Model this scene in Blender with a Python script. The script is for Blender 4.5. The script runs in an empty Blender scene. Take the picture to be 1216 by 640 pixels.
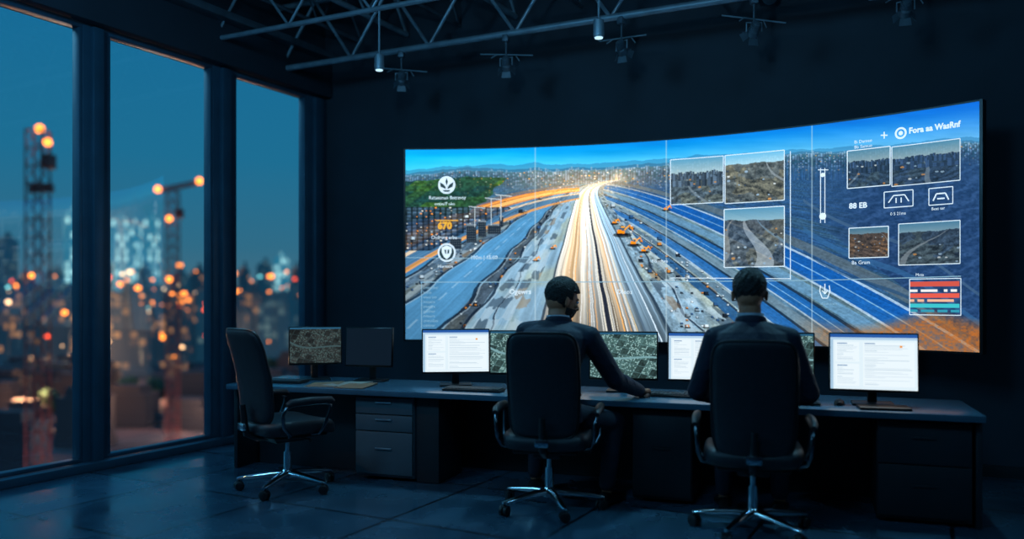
import bpy, bmesh, math, random
import numpy as np
from mathutils import Vector, Matrix, Euler

random.seed(7)
scene = bpy.context.scene
try:
    scene.view_settings.view_transform = 'Standard'
    scene.view_settings.look = 'None'
except Exception as e:
    print(e)

# ------------------------------------------------------------------ helpers
def srgb(c):
    out = []
    for x in c[:3]:
        x = x / 255.0
        out.append(x / 12.92 if x <= 0.04045 else ((x + 0.055) / 1.055) ** 2.4)
    return out

def mat(name, rgb, rough=0.5, metal=0.0, nscale=20.0, namt=0.25, bump=0.0, bscale=None,
        emis=None, estr=0.0, spec=0.5, stretch=None):
    m = bpy.data.materials.new(name)
    m.use_nodes = True
    nt = m.node_tree
    b = nt.nodes['Principled BSDF']
    b.inputs['Roughness'].default_value = rough
    b.inputs['Metallic'].default_value = metal
    b.inputs['Specular IOR Level'].default_value = spec
    c = srgb(rgb)
    tc = nt.nodes.new('ShaderNodeTexCoord')
    mp = nt.nodes.new('ShaderNodeMapping')
    nt.links.new(tc.outputs['Object'], mp.inputs['Vector'])
    if stretch:
        mp.inputs['Scale'].default_value = stretch
    n = nt.nodes.new('ShaderNodeTexNoise')
    n.inputs['Scale'].default_value = nscale
    n.inputs['Detail'].default_value = 4
    nt.links.new(mp.outputs['Vector'], n.inputs['Vector'])
    r = nt.nodes.new('ShaderNodeValToRGB')
    r.color_ramp.elements[0].position = 0.3
    r.color_ramp.elements[1].position = 0.7
    r.color_ramp.elements[0].color = [x * (1 - namt) for x in c] + [1]
    r.color_ramp.elements[1].color = [min(1, x * (1 + namt)) for x in c] + [1]
    nt.links.new(n.outputs['Fac'], r.inputs['Fac'])
    nt.links.new(r.outputs['Color'], b.inputs['Base Color'])
    if bump > 0:
        n2 = nt.nodes.new('ShaderNodeTexNoise')
        n2.inputs['Scale'].default_value = bscale or nscale * 4
        n2.inputs['Detail'].default_value = 3
        nt.links.new(mp.outputs['Vector'], n2.inputs['Vector'])
        bp = nt.nodes.new('ShaderNodeBump')
        bp.inputs['Strength'].default_value = bump
        bp.inputs['Distance'].default_value = 0.01
        nt.links.new(n2.outputs['Fac'], bp.inputs['Height'])
        nt.links.new(bp.outputs['Normal'], b.inputs['Normal'])
    if emis:
        b.inputs['Emission Color'].default_value = srgb(emis) + [1]
        b.inputs['Emission Strength'].default_value = estr
    return m

def vcol_mat(name, strength=1.0, gloss=0.25):
    m = bpy.data.materials.new(name)
    m.use_nodes = True
    nt = m.node_tree
    b = nt.nodes['Principled BSDF']
    a = nt.nodes.new('ShaderNodeAttribute')
    a.attribute_name = 'picture'
    b.inputs['Base Color'].default_value = (0.01, 0.01, 0.012, 1)
    b.inputs['Roughness'].default_value = gloss
    b.inputs['Specular IOR Level'].default_value = 0.12
    nt.links.new(a.outputs['Color'], b.inputs['Emission Color'])
    b.inputs['Emission Strength'].default_value = strength
    return m

class MB:
    def __init__(self):
        self.v = []; self.f = []; self.mi = []; self.M = Matrix(); self.cur = 0
    def add(self, verts, faces):
        o = len(self.v)
        self.v += [self.M @ Vector(p) for p in verts]
        self.f += [[i + o for i in f] for f in faces]
        self.mi += [self.cur] * len(faces)
        return self
    def box(self, c, s, rot=None, bev=0.0, seg=2):
        bm = bmesh.new()
        bmesh.ops.create_cube(bm, size=1.0)
        for v in bm.verts:
            v.co = Vector((v.co.x * s[0], v.co.y * s[1], v.co.z * s[2]))
        if bev > 0:
            bmesh.ops.bevel(bm, geom=list(bm.edges), offset=bev, segments=seg, affect='EDGES', profile=0.5)
        R = rot.to_matrix().to_4x4() if rot is not None else Matrix()
        T = Matrix.Translation(Vector(c)) @ R
        bm.verts.ensure_lookup_table()
        for i, v in enumerate(bm.verts):
            v.index = i
        vs = [T @ v.co for v in bm.verts]
        fs = [[v.index for v in f.verts] for f in bm.faces]
        bm.free()
        return self.add(vs, fs)
    def loft(self, rings, caps=True):
        n = len(rings[0]); vs = []; fs = []
        for r in rings:
            vs += list(r)
        for i in range(len(rings) - 1):
            for j in range(n):
                k = (j + 1) % n
                fs.append([i * n + j, i * n + k, (i + 1) * n + k, (i + 1) * n + j])
        if caps:
            fs.append(list(range(n))[::-1])
            fs.append([(len(rings) - 1) * n + j for j in range(n)])
        return self.add(vs, fs)
    def tube(self, pts, rads, seg=12, caps=True):
        pts = [Vector(p) for p in pts]
        if not isinstance(rads, (list, tuple)):
            rads = [rads] * len(pts)
        rings = []
        prev = None
        for i, p in enumerate(pts):
            if i == 0: t = pts[1] - pts[0]
            elif i == len(pts) - 1: t = pts[-1] - pts[-2]
            else: t = (pts[i + 1] - pts[i]).normalized() + (pts[i] - pts[i - 1]).normalized()
            t.normalize()
            if prev is None:
                up = Vector((0, 0, 1)) if abs(t.z) < 0.9 else Vector((1, 0, 0))
                a = t.cross(up).normalized()
            else:
                a = (prev - t * prev.dot(t)).normalized()
            prev = a
            b = t.cross(a)
            rings.append([p + (a * math.cos(2 * math.pi * k / seg) + b * math.sin(2 * math.pi * k / seg)) * rads[i] for k in range(seg)])
        return self.loft(rings, caps)
    def cyl(self, a, b, r, r2=None, seg=20):
        return self.tube([a, b], [r, r if r2 is None else r2], seg)
    def cap(self, a, b, ra, rb, seg=16):
        a = Vector(a); b = Vector(b)
        d = (b - a).normalized()
        pts = []; rs = []
        for k in range(5):
            t = math.pi / 2 * (k / 4.0)
            pts.append(a - d * ra * math.cos(t)); rs.append(max(ra * math.sin(t), ra * 0.05))
        for k in range(5):
            t = math.pi / 2 * (k / 4.0)
            pts.append(b + d * rb * math.sin(t)); rs.append(max(rb * math.cos(t), rb * 0.05))
        return self.tube(pts, rs, seg)
    def ell(self, c, r, rot=None, nu=20, nv=12):
        R = rot.to_matrix() if rot is not None else Matrix.Identity(3)
        c = Vector(c)
        rings = []
        for i in range(nv + 1):
            t = math.pi * i / nv
            st = max(math.sin(t), 0.02)
            rings.append([c + R @ Vector((r[0] * st * math.cos(2 * math.pi * k / nu), r[1] * st * math.sin(2 * math.pi * k / nu), r[2] * math.cos(t))) for k in range(nu)])
        return self.loft(rings)
    def mesh(self, name, mats, smooth=True, angle=38):
        me = bpy.data.meshes.new(name)
        me.from_pydata([tuple(p) for p in self.v], [], self.f)
        bm = bmesh.new(); bm.from_mesh(me)
        bmesh.ops.recalc_face_normals(bm, faces=bm.faces)
        bm.to_mesh(me); bm.free()
        for m in (mats if isinstance(mats, (list, tuple)) else [mats]):
            me.materials.append(m)
        me.polygons.foreach_set('material_index', self.mi)
        if smooth:
            me.polygons.foreach_set('use_smooth', [True] * len(me.polygons))
            try: me.set_sharp_from_angle(angle=math.radians(angle))
            except Exception: pass
        me.update()
        return me
    def obj(self, name, mats, parent=None, smooth=True, label=None, category=None, kind=None, loc=None, rotz=None, angle=38, group=None):
        o = bpy.data.objects.new(name, self.mesh(name, mats, smooth, angle))
        return link(o, parent, label, category, kind, loc, rotz, group)

def link(o, parent=None, label=None, category=None, kind=None, loc=None, rotz=None, group=None):
    bpy.context.collection.objects.link(o)
    if parent is not None: o.parent = parent
    if label: o['label'] = label
    if category: o['category'] = category
    if kind: o['kind'] = kind
    if group: o['group'] = group
    if loc is not None: o.location = loc
    if rotz is not None: o.rotation_euler = (0, 0, rotz)
    return o

def empty(name, loc=(0, 0, 0), rotz=0.0, label=None, category=None, group=None, parent=None):
    o = bpy.data.objects.new(name, None)
    o.empty_display_size = 0.1
    return link(o, parent, label, category, None, loc, rotz, group)

def dup(root, loc, rotz, label=None):
    def cp(o, par):
        c = o.copy()
        bpy.context.collection.objects.link(c)
        c.parent = par
        for ch in list(o.children):
            cp(ch, c)
        return c
    kids = list(root.children)
    c = root.copy()
    bpy.context.collection.objects.link(c)
    for k in kids:
        cp(k, c)
    c.location = loc
    c.rotation_euler = (0, 0, rotz)
    if label: c['label'] = label
    return c

def remeshed(mb, name, mats, parent, voxel=0.006, smooth_it=5):
    me = bpy.data.meshes.new(name + '_raw')
    me.from_pydata([tuple(p) for p in mb.v], [], mb.f)
    bm = bmesh.new(); bm.from_mesh(me)
    bmesh.ops.recalc_face_normals(bm, faces=bm.faces)
    bm.to_mesh(me); bm.free()
    o = bpy.data.objects.new(name + '_raw', me)
    bpy.context.collection.objects.link(o)
    r = o.modifiers.new('r', 'REMESH'); r.mode = 'VOXEL'; r.voxel_size = voxel
    s = o.modifiers.new('s', 'SMOOTH'); s.factor = 0.5; s.iterations = smooth_it
    dg = bpy.context.evaluated_depsgraph_get()
    nm = bpy.data.meshes.new_from_object(o.evaluated_get(dg))
    bpy.data.objects.remove(o)
    nm.name = name
    nm.materials.clear()
    for m in (mats if isinstance(mats, (list, tuple)) else [mats]):
        nm.materials.append(m)
    nm.polygons.foreach_set('material_index', [0] * len(nm.polygons))
    nm.polygons.foreach_set('use_smooth', [True] * len(nm.polygons))
    no = bpy.data.objects.new(name, nm)
    return link(no, parent)

def grid_mesh(name, P, C, m, parent=None):
    H, W, _ = P.shape
    me = bpy.data.meshes.new(name)
    me.vertices.add(H * W)
    me.vertices.foreach_set('co', P.reshape(-1).astype(np.float32))
    idx = np.arange(H * W).reshape(H, W)
    q = np.stack([idx[:-1, :-1], idx[1:, :-1], idx[1:, 1:], idx[:-1, 1:]], -1).reshape(-1, 4)
    n = len(q)
    me.loops.add(n * 4)
    me.loops.foreach_set('vertex_index', q.reshape(-1).astype(np.int32))
    me.polygons.add(n)
    me.polygons.foreach_set('loop_start', (np.arange(n) * 4).astype(np.int32))
    me.update(calc_edges=True)
    me.validate()
    at = me.attributes.new('picture', 'FLOAT_COLOR', 'POINT')
    c = np.clip(C, 0, 400) / 255.0
    lin = np.where(c <= 0.04045, c / 12.92, ((c + 0.055) / 1.055) ** 2.4)
    rgba = np.ones((H * W, 4), np.float32)
    rgba[:, :3] = lin.reshape(-1, 3)
    at.data.foreach_set('color', rgba.reshape(-1))
    me.materials.append(m)
    o = bpy.data.objects.new(name, me)
    return link(o, parent)

def hsh(a, b, seed):
    t = np.sin(a * 127.1 + b * 311.7 + seed * 74.7) * 43758.5453
    return t - np.floor(t)
def vn(x, y, seed=0):
    xi = np.floor(x); yi = np.floor(y)
    fx = x - xi; fy = y - yi
    fx = fx * fx * (3 - 2 * fx); fy = fy * fy * (3 - 2 * fy)
    return (hsh(xi, yi, seed) * (1 - fx) + hsh(xi + 1, yi, seed) * fx) * (1 - fy) + (hsh(xi, yi + 1, seed) * (1 - fx) + hsh(xi + 1, yi + 1, seed) * fx) * fy
def cellrand(x, y, seed=0):
    return hsh(np.floor(x), np.floor(y), seed + 3.3)
def fbm(x, y, seed=0):
    return (vn(x, y, seed) + 0.5 * vn(x * 2.1, y * 2.1, seed + 1) + 0.25 * vn(x * 4.3, y * 4.3, seed + 2) + 0.12 * vn(x * 8.7, y * 8.7, seed + 3)) / 1.87
def dots(X, Y, cw, ch, prob, seed, r0=0.2, r1=0.5, asp=1.0):
    cxi = np.floor(X / cw); cyi = np.floor(Y / ch)
    a = hsh(cxi, cyi, seed); jx = 0.3 + 0.4 * hsh(cxi, cyi, seed + 1); jy = 0.3 + 0.4 * hsh(cxi, cyi, seed + 2)
    rr = r0 + (r1 - r0) * hsh(cxi, cyi, seed + 4)
    dx = (X / cw - cxi - jx); dy_ = (Y / ch - cyi - jy) * asp
    d = np.sqrt(dx * dx + dy_ * dy_)
    return np.where(a < prob, np.clip((rr - d) / (0.4 * rr), 0, 1), 0.0), hsh(cxi, cyi, seed + 6)

# ------------------------------------------------------------------ camera
CAM_H = 1.2
TH = math.radians(28.3)
cam = bpy.data.cameras.new('camera')
cam.sensor_width = 36
cam.lens = 971 / 1216 * 36
cam.shift_y = 35 / 1216
cam.clip_end = 2000
cam.dof.use_dof = True
cam.dof.focus_distance = 5.4
cam.dof.aperture_fstop = 0.62
co = bpy.data.objects.new('camera', cam)
bpy.context.collection.objects.link(co)
co.location = (0, 0, CAM_H)
co.rotation_euler = (math.radians(90), 0, TH)
scene.camera = co

# ------------------------------------------------------------------ world
w = bpy.data.worlds.new('dusk_sky')
scene.world = w
w.use_nodes = True
nt = w.node_tree
bg = nt.nodes['Background']
tc = nt.nodes.new('ShaderNodeTexCoord')
sp = nt.nodes.new('ShaderNodeSeparateXYZ')
rp = nt.nodes.new('ShaderNodeValToRGB')
nt.links.new(tc.outputs['Generated'], sp.inputs[0])
nt.links.new(sp.outputs['Z'], rp.inputs['Fac'])
el = rp.color_ramp.elements
el[0].position = 0.0; el[0].color = srgb((76, 114, 132)) + [1]
el[1].position = 1.0; el[1].color = srgb((30, 104, 164)) + [1]
e = el.new(0.06); e.color = srgb((52, 114, 142)) + [1]
e = el.new(0.16); e.color = srgb((32, 116, 154)) + [1]
e = el.new(0.36); e.color = srgb((20, 112, 160)) + [1]
nt.links.new(rp.outputs['Color'], bg.inputs['Color'])
bg.inputs['Strength'].default_value = 1.0

# ------------------------------------------------------------------ materials
M_wall = mat('dark_plaster_wall', (35, 50, 62), 0.75, nscale=3, namt=0.12, bump=0.05, bscale=60)
M_ceil = mat('black_ceiling_paint', (10, 14, 19), 0.9, nscale=2, namt=0.2)
M_frame = mat('dark_window_metal', (50, 84, 104), 0.4, 0.2, nscale=6, namt=0.12)
M_steel = mat('painted_steel', (122, 146, 160), 0.4, 0.3, nscale=8, namt=0.2)
M_steel_d = mat('dark_painted_steel', (82, 100, 112), 0.45, 0.3, nscale=8, namt=0.2)
M_chrome = mat('polished_chrome', (225, 232, 238), 0.14, 1.0, nscale=12, namt=0.05)
M_dchrome = mat('smoked_chrome', (105, 114, 122), 0.2, 1.0, nscale=12, namt=0.05)
M_black = mat('black_plastic', (18, 21, 25), 0.4, nscale=30, namt=0.2)
M_leather = mat('black_upholstery', (24, 30, 38), 0.45, nscale=40, namt=0.2, bump=0.25, bscale=260)
M_desk = mat('dark_laminate_desk', (64, 98, 118), 0.24, nscale=5, namt=0.1)
M_desk_e = mat('desk_edge_band', (20, 29, 36), 0.5, nscale=8, namt=0.15)
M_cab = mat('graphite_cabinet', (72, 90, 100), 0.5, nscale=6, namt=0.08)
M_cab_d = mat('dark_cabinet', (27, 37, 44), 0.5, nscale=6, namt=0.1)
M_bezel = mat('black_bezel', (10, 11, 13), 0.3, nscale=20, namt=0.1)
M_suit = mat('navy_suit_wool', (20, 29, 48), 0.7, nscale=14, namt=0.2, bump=0.8, bscale=16, spec=0.4)
M_trous = mat('dark_trousers', (28, 36, 50), 0.8, nscale=14, namt=0.25, bump=0.4, bscale=20, spec=0.3)
M_skin = mat('warm_skin', (170, 108, 80), 0.5, nscale=25, namt=0.12, bump=0.1, bscale=120)
M_hair = mat('black_hair', (15, 14, 15), 0.65, nscale=60, namt=0.5, bump=1.0, bscale=110)
M_shirt = mat('pale_shirt', (170, 180, 195), 0.7, nscale=30, namt=0.05)
M_shoe = mat('black_shoe_leather', (16, 16, 18), 0.3, nscale=30, namt=0.2)
M_paper = mat('paper', (170, 165, 155), 0.8, nscale=10, namt=0.1)
M_paper_b = mat('kraft_paper', (150, 112, 85), 0.8, nscale=10, namt=0.15)
M_white_ui = mat('white_interface_glow', (235, 245, 250), 0.5, nscale=5, namt=0.02, emis=(225, 240, 248), estr=1.0)
M_dim_ui = mat('dim_interface_glow', (150, 185, 200), 0.5, nscale=5, namt=0.02, emis=(150, 190, 208), estr=0.8)
M_orange_ui = mat('orange_interface_glow', (240, 170, 50), 0.5, nscale=5, namt=0.02, emis=(245, 175, 50), estr=1.0)
M_dark_ui = mat('dark_interface_mark', (20, 34, 40), 0.5, nscale=5, namt=0.02, emis=(40, 62, 66), estr=1.0)

def floor_mat():
    m = bpy.data.materials.new('dark_floor_tiles'); m.use_nodes = True
    nt = m.node_tree; b = nt.nodes['Principled BSDF']
    tc = nt.nodes.new('ShaderNodeTexCoord')
    br = nt.nodes.new('ShaderNodeTexBrick')
    br.offset = 0.0
    br.inputs['Scale'].default_value = 1.0
    br.inputs['Brick Width'].default_value = 0.9
    br.inputs['Row Height'].default_value = 0.9
    br.inputs['Mortar Size'].default_value = 0.010
    br.inputs['Color1'].default_value = srgb((52, 86, 108)) + [1]
    br.inputs['Color2'].default_value = srgb((66, 104, 128)) + [1]
    br.inputs['Mortar'].default_value = srgb((14, 22, 28)) + [1]
    nt.links.new(tc.outputs['Object'], br.inputs['Vector'])
    n = nt.nodes.new('ShaderNodeTexNoise'); n.inputs['Scale'].default_value = 2.5; n.inputs['Detail'].default_value = 6
    nt.links.new(tc.outputs['Object'], n.inputs['Vector'])
    mx = nt.nodes.new('ShaderNodeMix'); mx.data_type = 'RGBA'; mx.blend_type = 'MULTIPLY'
    mx.inputs[0].default_value = 0.7
    nt.links.new(br.outputs['Color'], mx.inputs[6]); nt.links.new(n.outputs['Fac'], mx.inputs[7])
    nt.links.new(mx.outputs[2], b.inputs['Base Color'])
    mr = nt.nodes.new('ShaderNodeMapRange')
    mr.inputs['From Min'].default_value = 0.3; mr.inputs['From Max'].default_value = 0.7
    mr.inputs['To Min'].default_value = 0.12; mr.inputs['To Max'].default_value = 0.38
    nt.links.new(n.outputs['Fac'], mr.inputs['Value'])
    nt.links.new(mr.outputs['Result'], b.inputs['Roughness'])
    b.inputs['Specular IOR Level'].default_value = 0.8
    bp = nt.nodes.new('ShaderNodeBump'); bp.inputs['Strength'].default_value = 0.06
    nt.links.new(n.outputs['Fac'], bp.inputs['Height']); nt.links.new(bp.outputs['Normal'], b.inputs['Normal'])
    return m
M_floor = floor_mat()

def glass_mat():
    m = bpy.data.materials.new('window_glass'); m.use_nodes = True
    nt = m.node_tree; nt.nodes.remove(nt.nodes['Principled BSDF'])
    out = nt.nodes['Material Output']
    tr = nt.nodes.new('ShaderNodeBsdfTransparent'); tr.inputs['Color'].default_value = (0.95, 0.98, 0.99, 1)
    gl = nt.nodes.new('ShaderNodeBsdfGlossy'); gl.inputs['Roughness'].default_value = 0.03
    lw = nt.nodes.new('ShaderNodeLayerWeight'); lw.inputs['Blend'].default_value = 0.5
    pw = nt.nodes.new('ShaderNodeMath'); pw.operation = 'POWER'; pw.inputs[1].default_value = 5
    ma = nt.nodes.new('ShaderNodeMath'); ma.operation = 'MULTIPLY_ADD'; ma.inputs[1].default_value = 0.85; ma.inputs[2].default_value = 0.10
    nt.links.new(lw.outputs['Facing'], pw.inputs[0]); nt.links.new(pw.outputs[0], ma.inputs[0])
    mx = nt.nodes.new('ShaderNodeMixShader')
    nt.links.new(ma.outputs[0], mx.inputs[0]); nt.links.new(tr.outputs[0], mx.inputs[1]); nt.links.new(gl.outputs[0], mx.inputs[2])
    nt.links.new(mx.outputs[0], out.inputs['Surface'])
    return m
M_glass = glass_mat()

# ------------------------------------------------------------------ room shell
XL, XR, YS, ZC = -5.35, 5.6, -4.0, 4.2
def yb(x): return 6.12 + 0.05 * (x + 5.35)
MB().box(((XL + XR) / 2, 1.3, -0.1), (XR - XL + 0.8, 11.6, 0.2)).obj('floor', M_floor, kind='structure')
MB().box(((XL + XR) / 2, 1.3, ZC + 0.1), (XR - XL + 0.8, 11.6, 0.2)).obj('ceiling', M_ceil, kind='structure')
mb = MB()
L = math.hypot(XR - XL + 0.6, 0.05 * (XR - XL + 0.6))
a = math.atan(0.05)
mb.box((0, 0.1, ZC / 2), (L, 0.2, ZC))
mb.obj('wall_back', M_wall, kind='structure', loc=((XL + XR) / 2, yb((XL + XR) / 2), 0), rotz=a)
MB().box((0, -0.008, 0.04), (L - 0.9, 0.016, 0.08)).obj('baseboard_back', M_cab_d, kind='structure', loc=((XL + XR) / 2, yb((XL + XR) / 2), 0), rotz=a)
MB().box((XR + 0.1, 1.3, ZC / 2), (0.2, 11.0, ZC)).obj('wall_right', M_wall, kind='structure')
MB().box(((XL + XR) / 2, YS - 0.1, ZC / 2), (XR - XL + 0.4, 0.2, ZC)).obj('wall_front', M_wall, kind='structure')
WH = 3.12
mb = MB()
mb.box((XL - 0.08, 1.1, (WH + ZC) / 2 + 0.0), (0.16, 10.2, ZC - WH))
mb.box((XL - 0.08, -3.6, WH / 2), (0.16, 0.8, WH))
mb.box((XL - 0.08, 1.5, 0.03), (0.16, 9.4, 0.06))
mb.obj('wall_left', M_wall, kind='structure')
MB().box((XL + 0.05, 1.1, 3.30), (0.10, 10.0, 0.34), bev=0.01).obj('trim_1', M_wall, kind='structure')
MB().box((XL + 0.11, 1.1, 3.49), (0.22, 10.0, 0.06), bev=0.006).obj('trim_2', M_steel_d, kind='structure')
wins = [(-3.2, -1.95), (-1.7, -0.45), (-0.2, 0.65), (0.9, 1.95), (2.2, 3.607), (3.80, 4.75), (4.98, 5.86)]
cols = [(-1.95, -1.7), (-0.45, -0.2), (0.65, 0.9), (1.95, 2.2), (3.607, 3.80), (4.75, 4.98), (5.86, 6.12)]
for i, (y0, y1) in enumerate(wins):
    f = 0.024
    mb = MB()
    z0, z1 = 0.06, WH
    mb.box((XL - 0.04, (y0 + y1) / 2, z0 + f / 2), (0.08, y1 - y0, f), bev=0.004)
    mb.box((XL - 0.04, (y0 + y1) / 2, z1 - f / 2), (0.08, y1 - y0, f), bev=0.004)
    mb.box((XL - 0.04, y0 + f / 2, (z0 + z1) / 2), (0.08, f, z1 - z0 - 2 * f), bev=0.004)
    mb.box((XL - 0.04, y1 - f / 2, (z0 + z1) / 2), (0.08, f, z1 - z0 - 2 * f), bev=0.004)
    wo = mb.obj('window_%d' % (i + 1), M_frame, kind='structure')
    g = MB()
    g.add([(XL - 0.045, y0 + f, z0 + f), (XL - 0.045, y1 - f, z0 + f), (XL - 0.045, y1 - f, z1 - f), (XL - 0.045, y0 + f, z1 - f)], [[0, 1, 2, 3]])
    g.obj('glass_pane', M_glass, parent=wo)
for i, (y0, y1) in enumerate(cols):
    mb = MB()
    mb.box((XL - 0.045, (y0 + y1) / 2, WH / 2), (0.10, y1 - y0, WH), bev=0.005)
    c = (y0 + y1) / 2
    mb.box((XL + 0.02, c, WH / 2), (0.05, (y1 - y0) * 0.42, WH - 0.01), bev=0.006)
    mb.obj('trim_%d' % (i + 3), M_frame, kind='structure')
MB().box((XL + 0.05, 1.5, 0.03), (0.10, 9.0, 0.06), bev=0.008).obj('trim_10', M_frame, kind='structure')

# ------------------------------------------------------------------ ceiling steelwork
def truss(name, a, b, depth, r, n, m, label):
    a = Vector(a); b = Vector(b)
    root = empty(name, a, 0, label, 'truss')
    d = b - a
    u = Vector((0, 0, depth))
    MB().cyl((0, 0, 0), d, r, seg=12).obj('bottom_chord', m, root)
    MB().cyl(u, d + u, r, seg=12).obj('top_chord', m, root)
    for i in range(n):
        p0 = d * (i / n); p1 = d * ((i + 0.5) / n) + u; p2 = d * ((i + 1) / n)
        mb = MB(); mb.cyl(p0, p1, r * 0.55, seg=8); mb.cyl(p1, p2, r * 0.55, seg=8)
        mb.obj('web_brace', m, root)
    return root
truss('roof_truss', (XL + 0.02, 5.5, 3.27), (XR - 0.02, 6.0, 3.27), 0.55, 0.026, 14, M_steel, 'grey painted tubular steel truss carrying the stage lights')
truss('roof_truss', (XL + 0.02, 4.75, 3.33), (XR - 0.02, 5.2, 3.33), 0.5, 0.020, 14, M_steel, 'slim grey tubular steel truss under the black ceiling')
truss('roof_truss', (XL + 0.02, 3.6, 3.5), (XR - 0.02, 4.0, 3.5), 0.5, 0.022, 12, M_steel_d, 'grey tubular steel truss under the black ceiling')
for i, x in enumerate([-4.9, -4.4, -3.85, -3.3, -2.7, -2.1, -1.5, -0.7, -0.1, 0.5, 1.5]):
    truss('steel_joist', (x, 0.2, 3.62), (x + 0.0, yb(x) - 0.03, 3.62), 0.42, 0.016 + 0.008 * (i % 2), 10, M_steel if i % 2 else M_steel_d, 'grey steel joist running across the roof trusses')
for i, (p, q) in enumerate([((-5.2, 5.9), (-3.0, 3.6)), ((-3.5, 5.6), (-1.5, 3.7)), ((-2.2, 5.7), (-0.6, 3.8)), ((-4.9, 3.4), (-3.2, 5.6)), ((-1.2, 5.7), (0.4, 4.2)), ((-3.2, 3.6), (-1.4, 5.6)), ((-1.6, 3.8), (0.4, 5.7))]):
    z = 4.165 - i * 0.006
    MB().cyl((p[0], p[1], z), (q[0], q[1], z), 0.018, seg=8).obj('tie_rod', M_steel, label='thin grey steel tie rod under the ceiling', category='tie rod', group='ceiling tie rods')
mb = MB(); mb.cyl((-1.24, 3.6, 3.42), (-1.18, 6.2, 3.42), 0.055, seg=20)
for k in range(4): mb.cyl((-1.23, 3.9 + k * 0.7, 3.42), (-1.228, 3.93 + k * 0.7, 3.42), 0.063, seg=20)
mb.obj('ventilation_duct', M_steel, label='round galvanised steel pipe hung under the ceiling', category='pipe')

def stage_light(loc, rz, label):
    root = empty('stage_light', loc, rz, label, 'stage light', 'stage lights along the truss')
    MB().box((0, 0, 0.01), (0.07, 0.08, 0.07), bev=0.008).obj('clamp', M_steel_d, root)
    MB().cyl((0, 0, -0.02), (0, 0, -0.17), 0.010, seg=10).obj('stem', M_steel_d, root)
    mb = MB(); mb.cyl((-0.32, 0, -0.12), (0.32, 0.02, -0.19), 0.007, seg=8)
    mb.tube([(-0.16, -0.06, -0.19), (-0.1, -0.02, -0.15), (0.1, 0.03, -0.16), (0.14, 0.06, -0.22)], 0.006, seg=8)
    mb.obj('cross_bar', M_steel, root)
    mb = MB()
    mb.tube([(-0.075, 0, -0.27), (-0.075, 0, -0.19), (0.075, 0, -0.19), (0.075, 0, -0.27)], 0.008, 8)
    mb.obj('yoke', M_steel, root)
    mb = MB(); rot = Euler((math.radians(50), 0, 0.3))
    T0 = Matrix.Translation((0, 0, -0.25)) @ rot.to_matrix().to_4x4()
    mb.M = T0
    mb.tube([(0, 0, 0.08), (0, 0, 0.07), (0, 0, 0.0), (0, 0, -0.01), (0, 0, -0.06)], [0.02, 0.04, 0.045, 0.055, 0.058], 20)
    for k in range(3): mb.tube([(0, 0, 0.055 - k * 0.018), (0, 0, 0.049 - k * 0.018)], 0.05, 20)
    mb.obj('lamp_housing', M_steel_d, root)
    for k in range(4):
        mb = MB()
        mb.M = T0 @ Matrix.Rotation(k * math.pi / 2, 4, 'Z')
        mb.add([(-0.045, 0.055, -0.06), (0.045, 0.055, -0.06), (0.055, 0.10, -0.10), (-0.055, 0.10, -0.10), (-0.045, 0.052, -0.06), (0.045, 0.052, -0.06), (0.055, 0.097, -0.103), (-0.055, 0.097, -0.103)],
               [[0, 1, 2, 3], [7, 6, 5, 4], [0, 4, 5, 1], [1, 5, 6, 2], [2, 6, 7, 3], [3, 7, 4, 0]])
        mb.obj('barn_door', M_steel_d, root, smooth=False)
    root.scale = (0.68, 0.68, 0.76)
    return root
def ytr(x): return 5.5 + 0.5 * (x - XL) / (XR - XL)
base = stage_light((-4.04, ytr(-4.04), 3.228), 0.3, 'black stage light with barn doors hanging from the truss')
for i, x in enumerate([-3.07, -2.13, -1.19, -0.26]):
    dup(base, (x, ytr(x) - 0.0, 3.228), [0.1, -0.35, 0.45, -0.1][i])

M_bulb = mat('cool_white_bulb', (210, 235, 245), 0.4, nscale=5, namt=0.02, emis=(190, 225, 240), estr=1.2)
def pendant(loc):
    root = empty('spot_lamp', loc, 0, 'small grey cylinder spot lamp with a lit lens under the truss', 'lamp', group='cylinder spot lamps')
    MB().cyl((0, 0, 0.0), (0, 0, -0.32), 0.008, seg=8).obj('stem', M_steel, root)
    mb = MB(); mb.tube([(0, 0, -0.31), (0, 0, -0.32), (0, 0, -0.41), (0, 0, -0.43)], [0.02, 0.034, 0.036, 0.032], 20)
    mb.obj('lamp_housing', M_steel, root)
    MB().cyl((0, 0, -0.429), (0, 0, -0.436), 0.026, seg=20).obj('lens', M_bulb, root)
    return root
p0 = pendant((-3.70, 4.818, 3.31))
dup(p0, (-2.0, 4.89, 3.31), 0)

# ------------------------------------------------------------------ curved video wall
pxs = np.array([481, 640, 795, 965, 1164.0])
wxs = np.array([-3.94, -2.96, -1.93, -0.87, 0.152])
wys = np.array([5.47, 5.93, 6.10, 6.06, 5.83])
cx = np.polyfit(pxs, wxs, 3)
cy = np.polyfit(wxs, wys, 2)
ZT, ZB = 2.42, 0.87
def surf_xy(X, off=0.0):
    x = np.polyval(cx, X); y = np.polyval(cy, x)
    dydx = np.polyval(np.polyder(cy), x)
    nl = np.sqrt(1 + dydx ** 2)
    return x + dydx / nl * off, y - off / nl
def topbot(X):
    x, y = surf_xy(X)
    Z = -x * math.sin(TH) + y * math.cos(TH)
    return 355 - (ZT - CAM_H) * 971 / Z, 355 + (CAM_H - ZB) * 971 / Z
def surf(X, v, off=0.0):
    x, y = surf_xy(X, off)
    z = ZT + (ZB - ZT) * v
    return np.stack([x, y, z + 0 * x], -1)
def VY(X, Y):
    t, b = topbot(np.array(float(X)))
    return float((Y - t) / (b - t))

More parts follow.
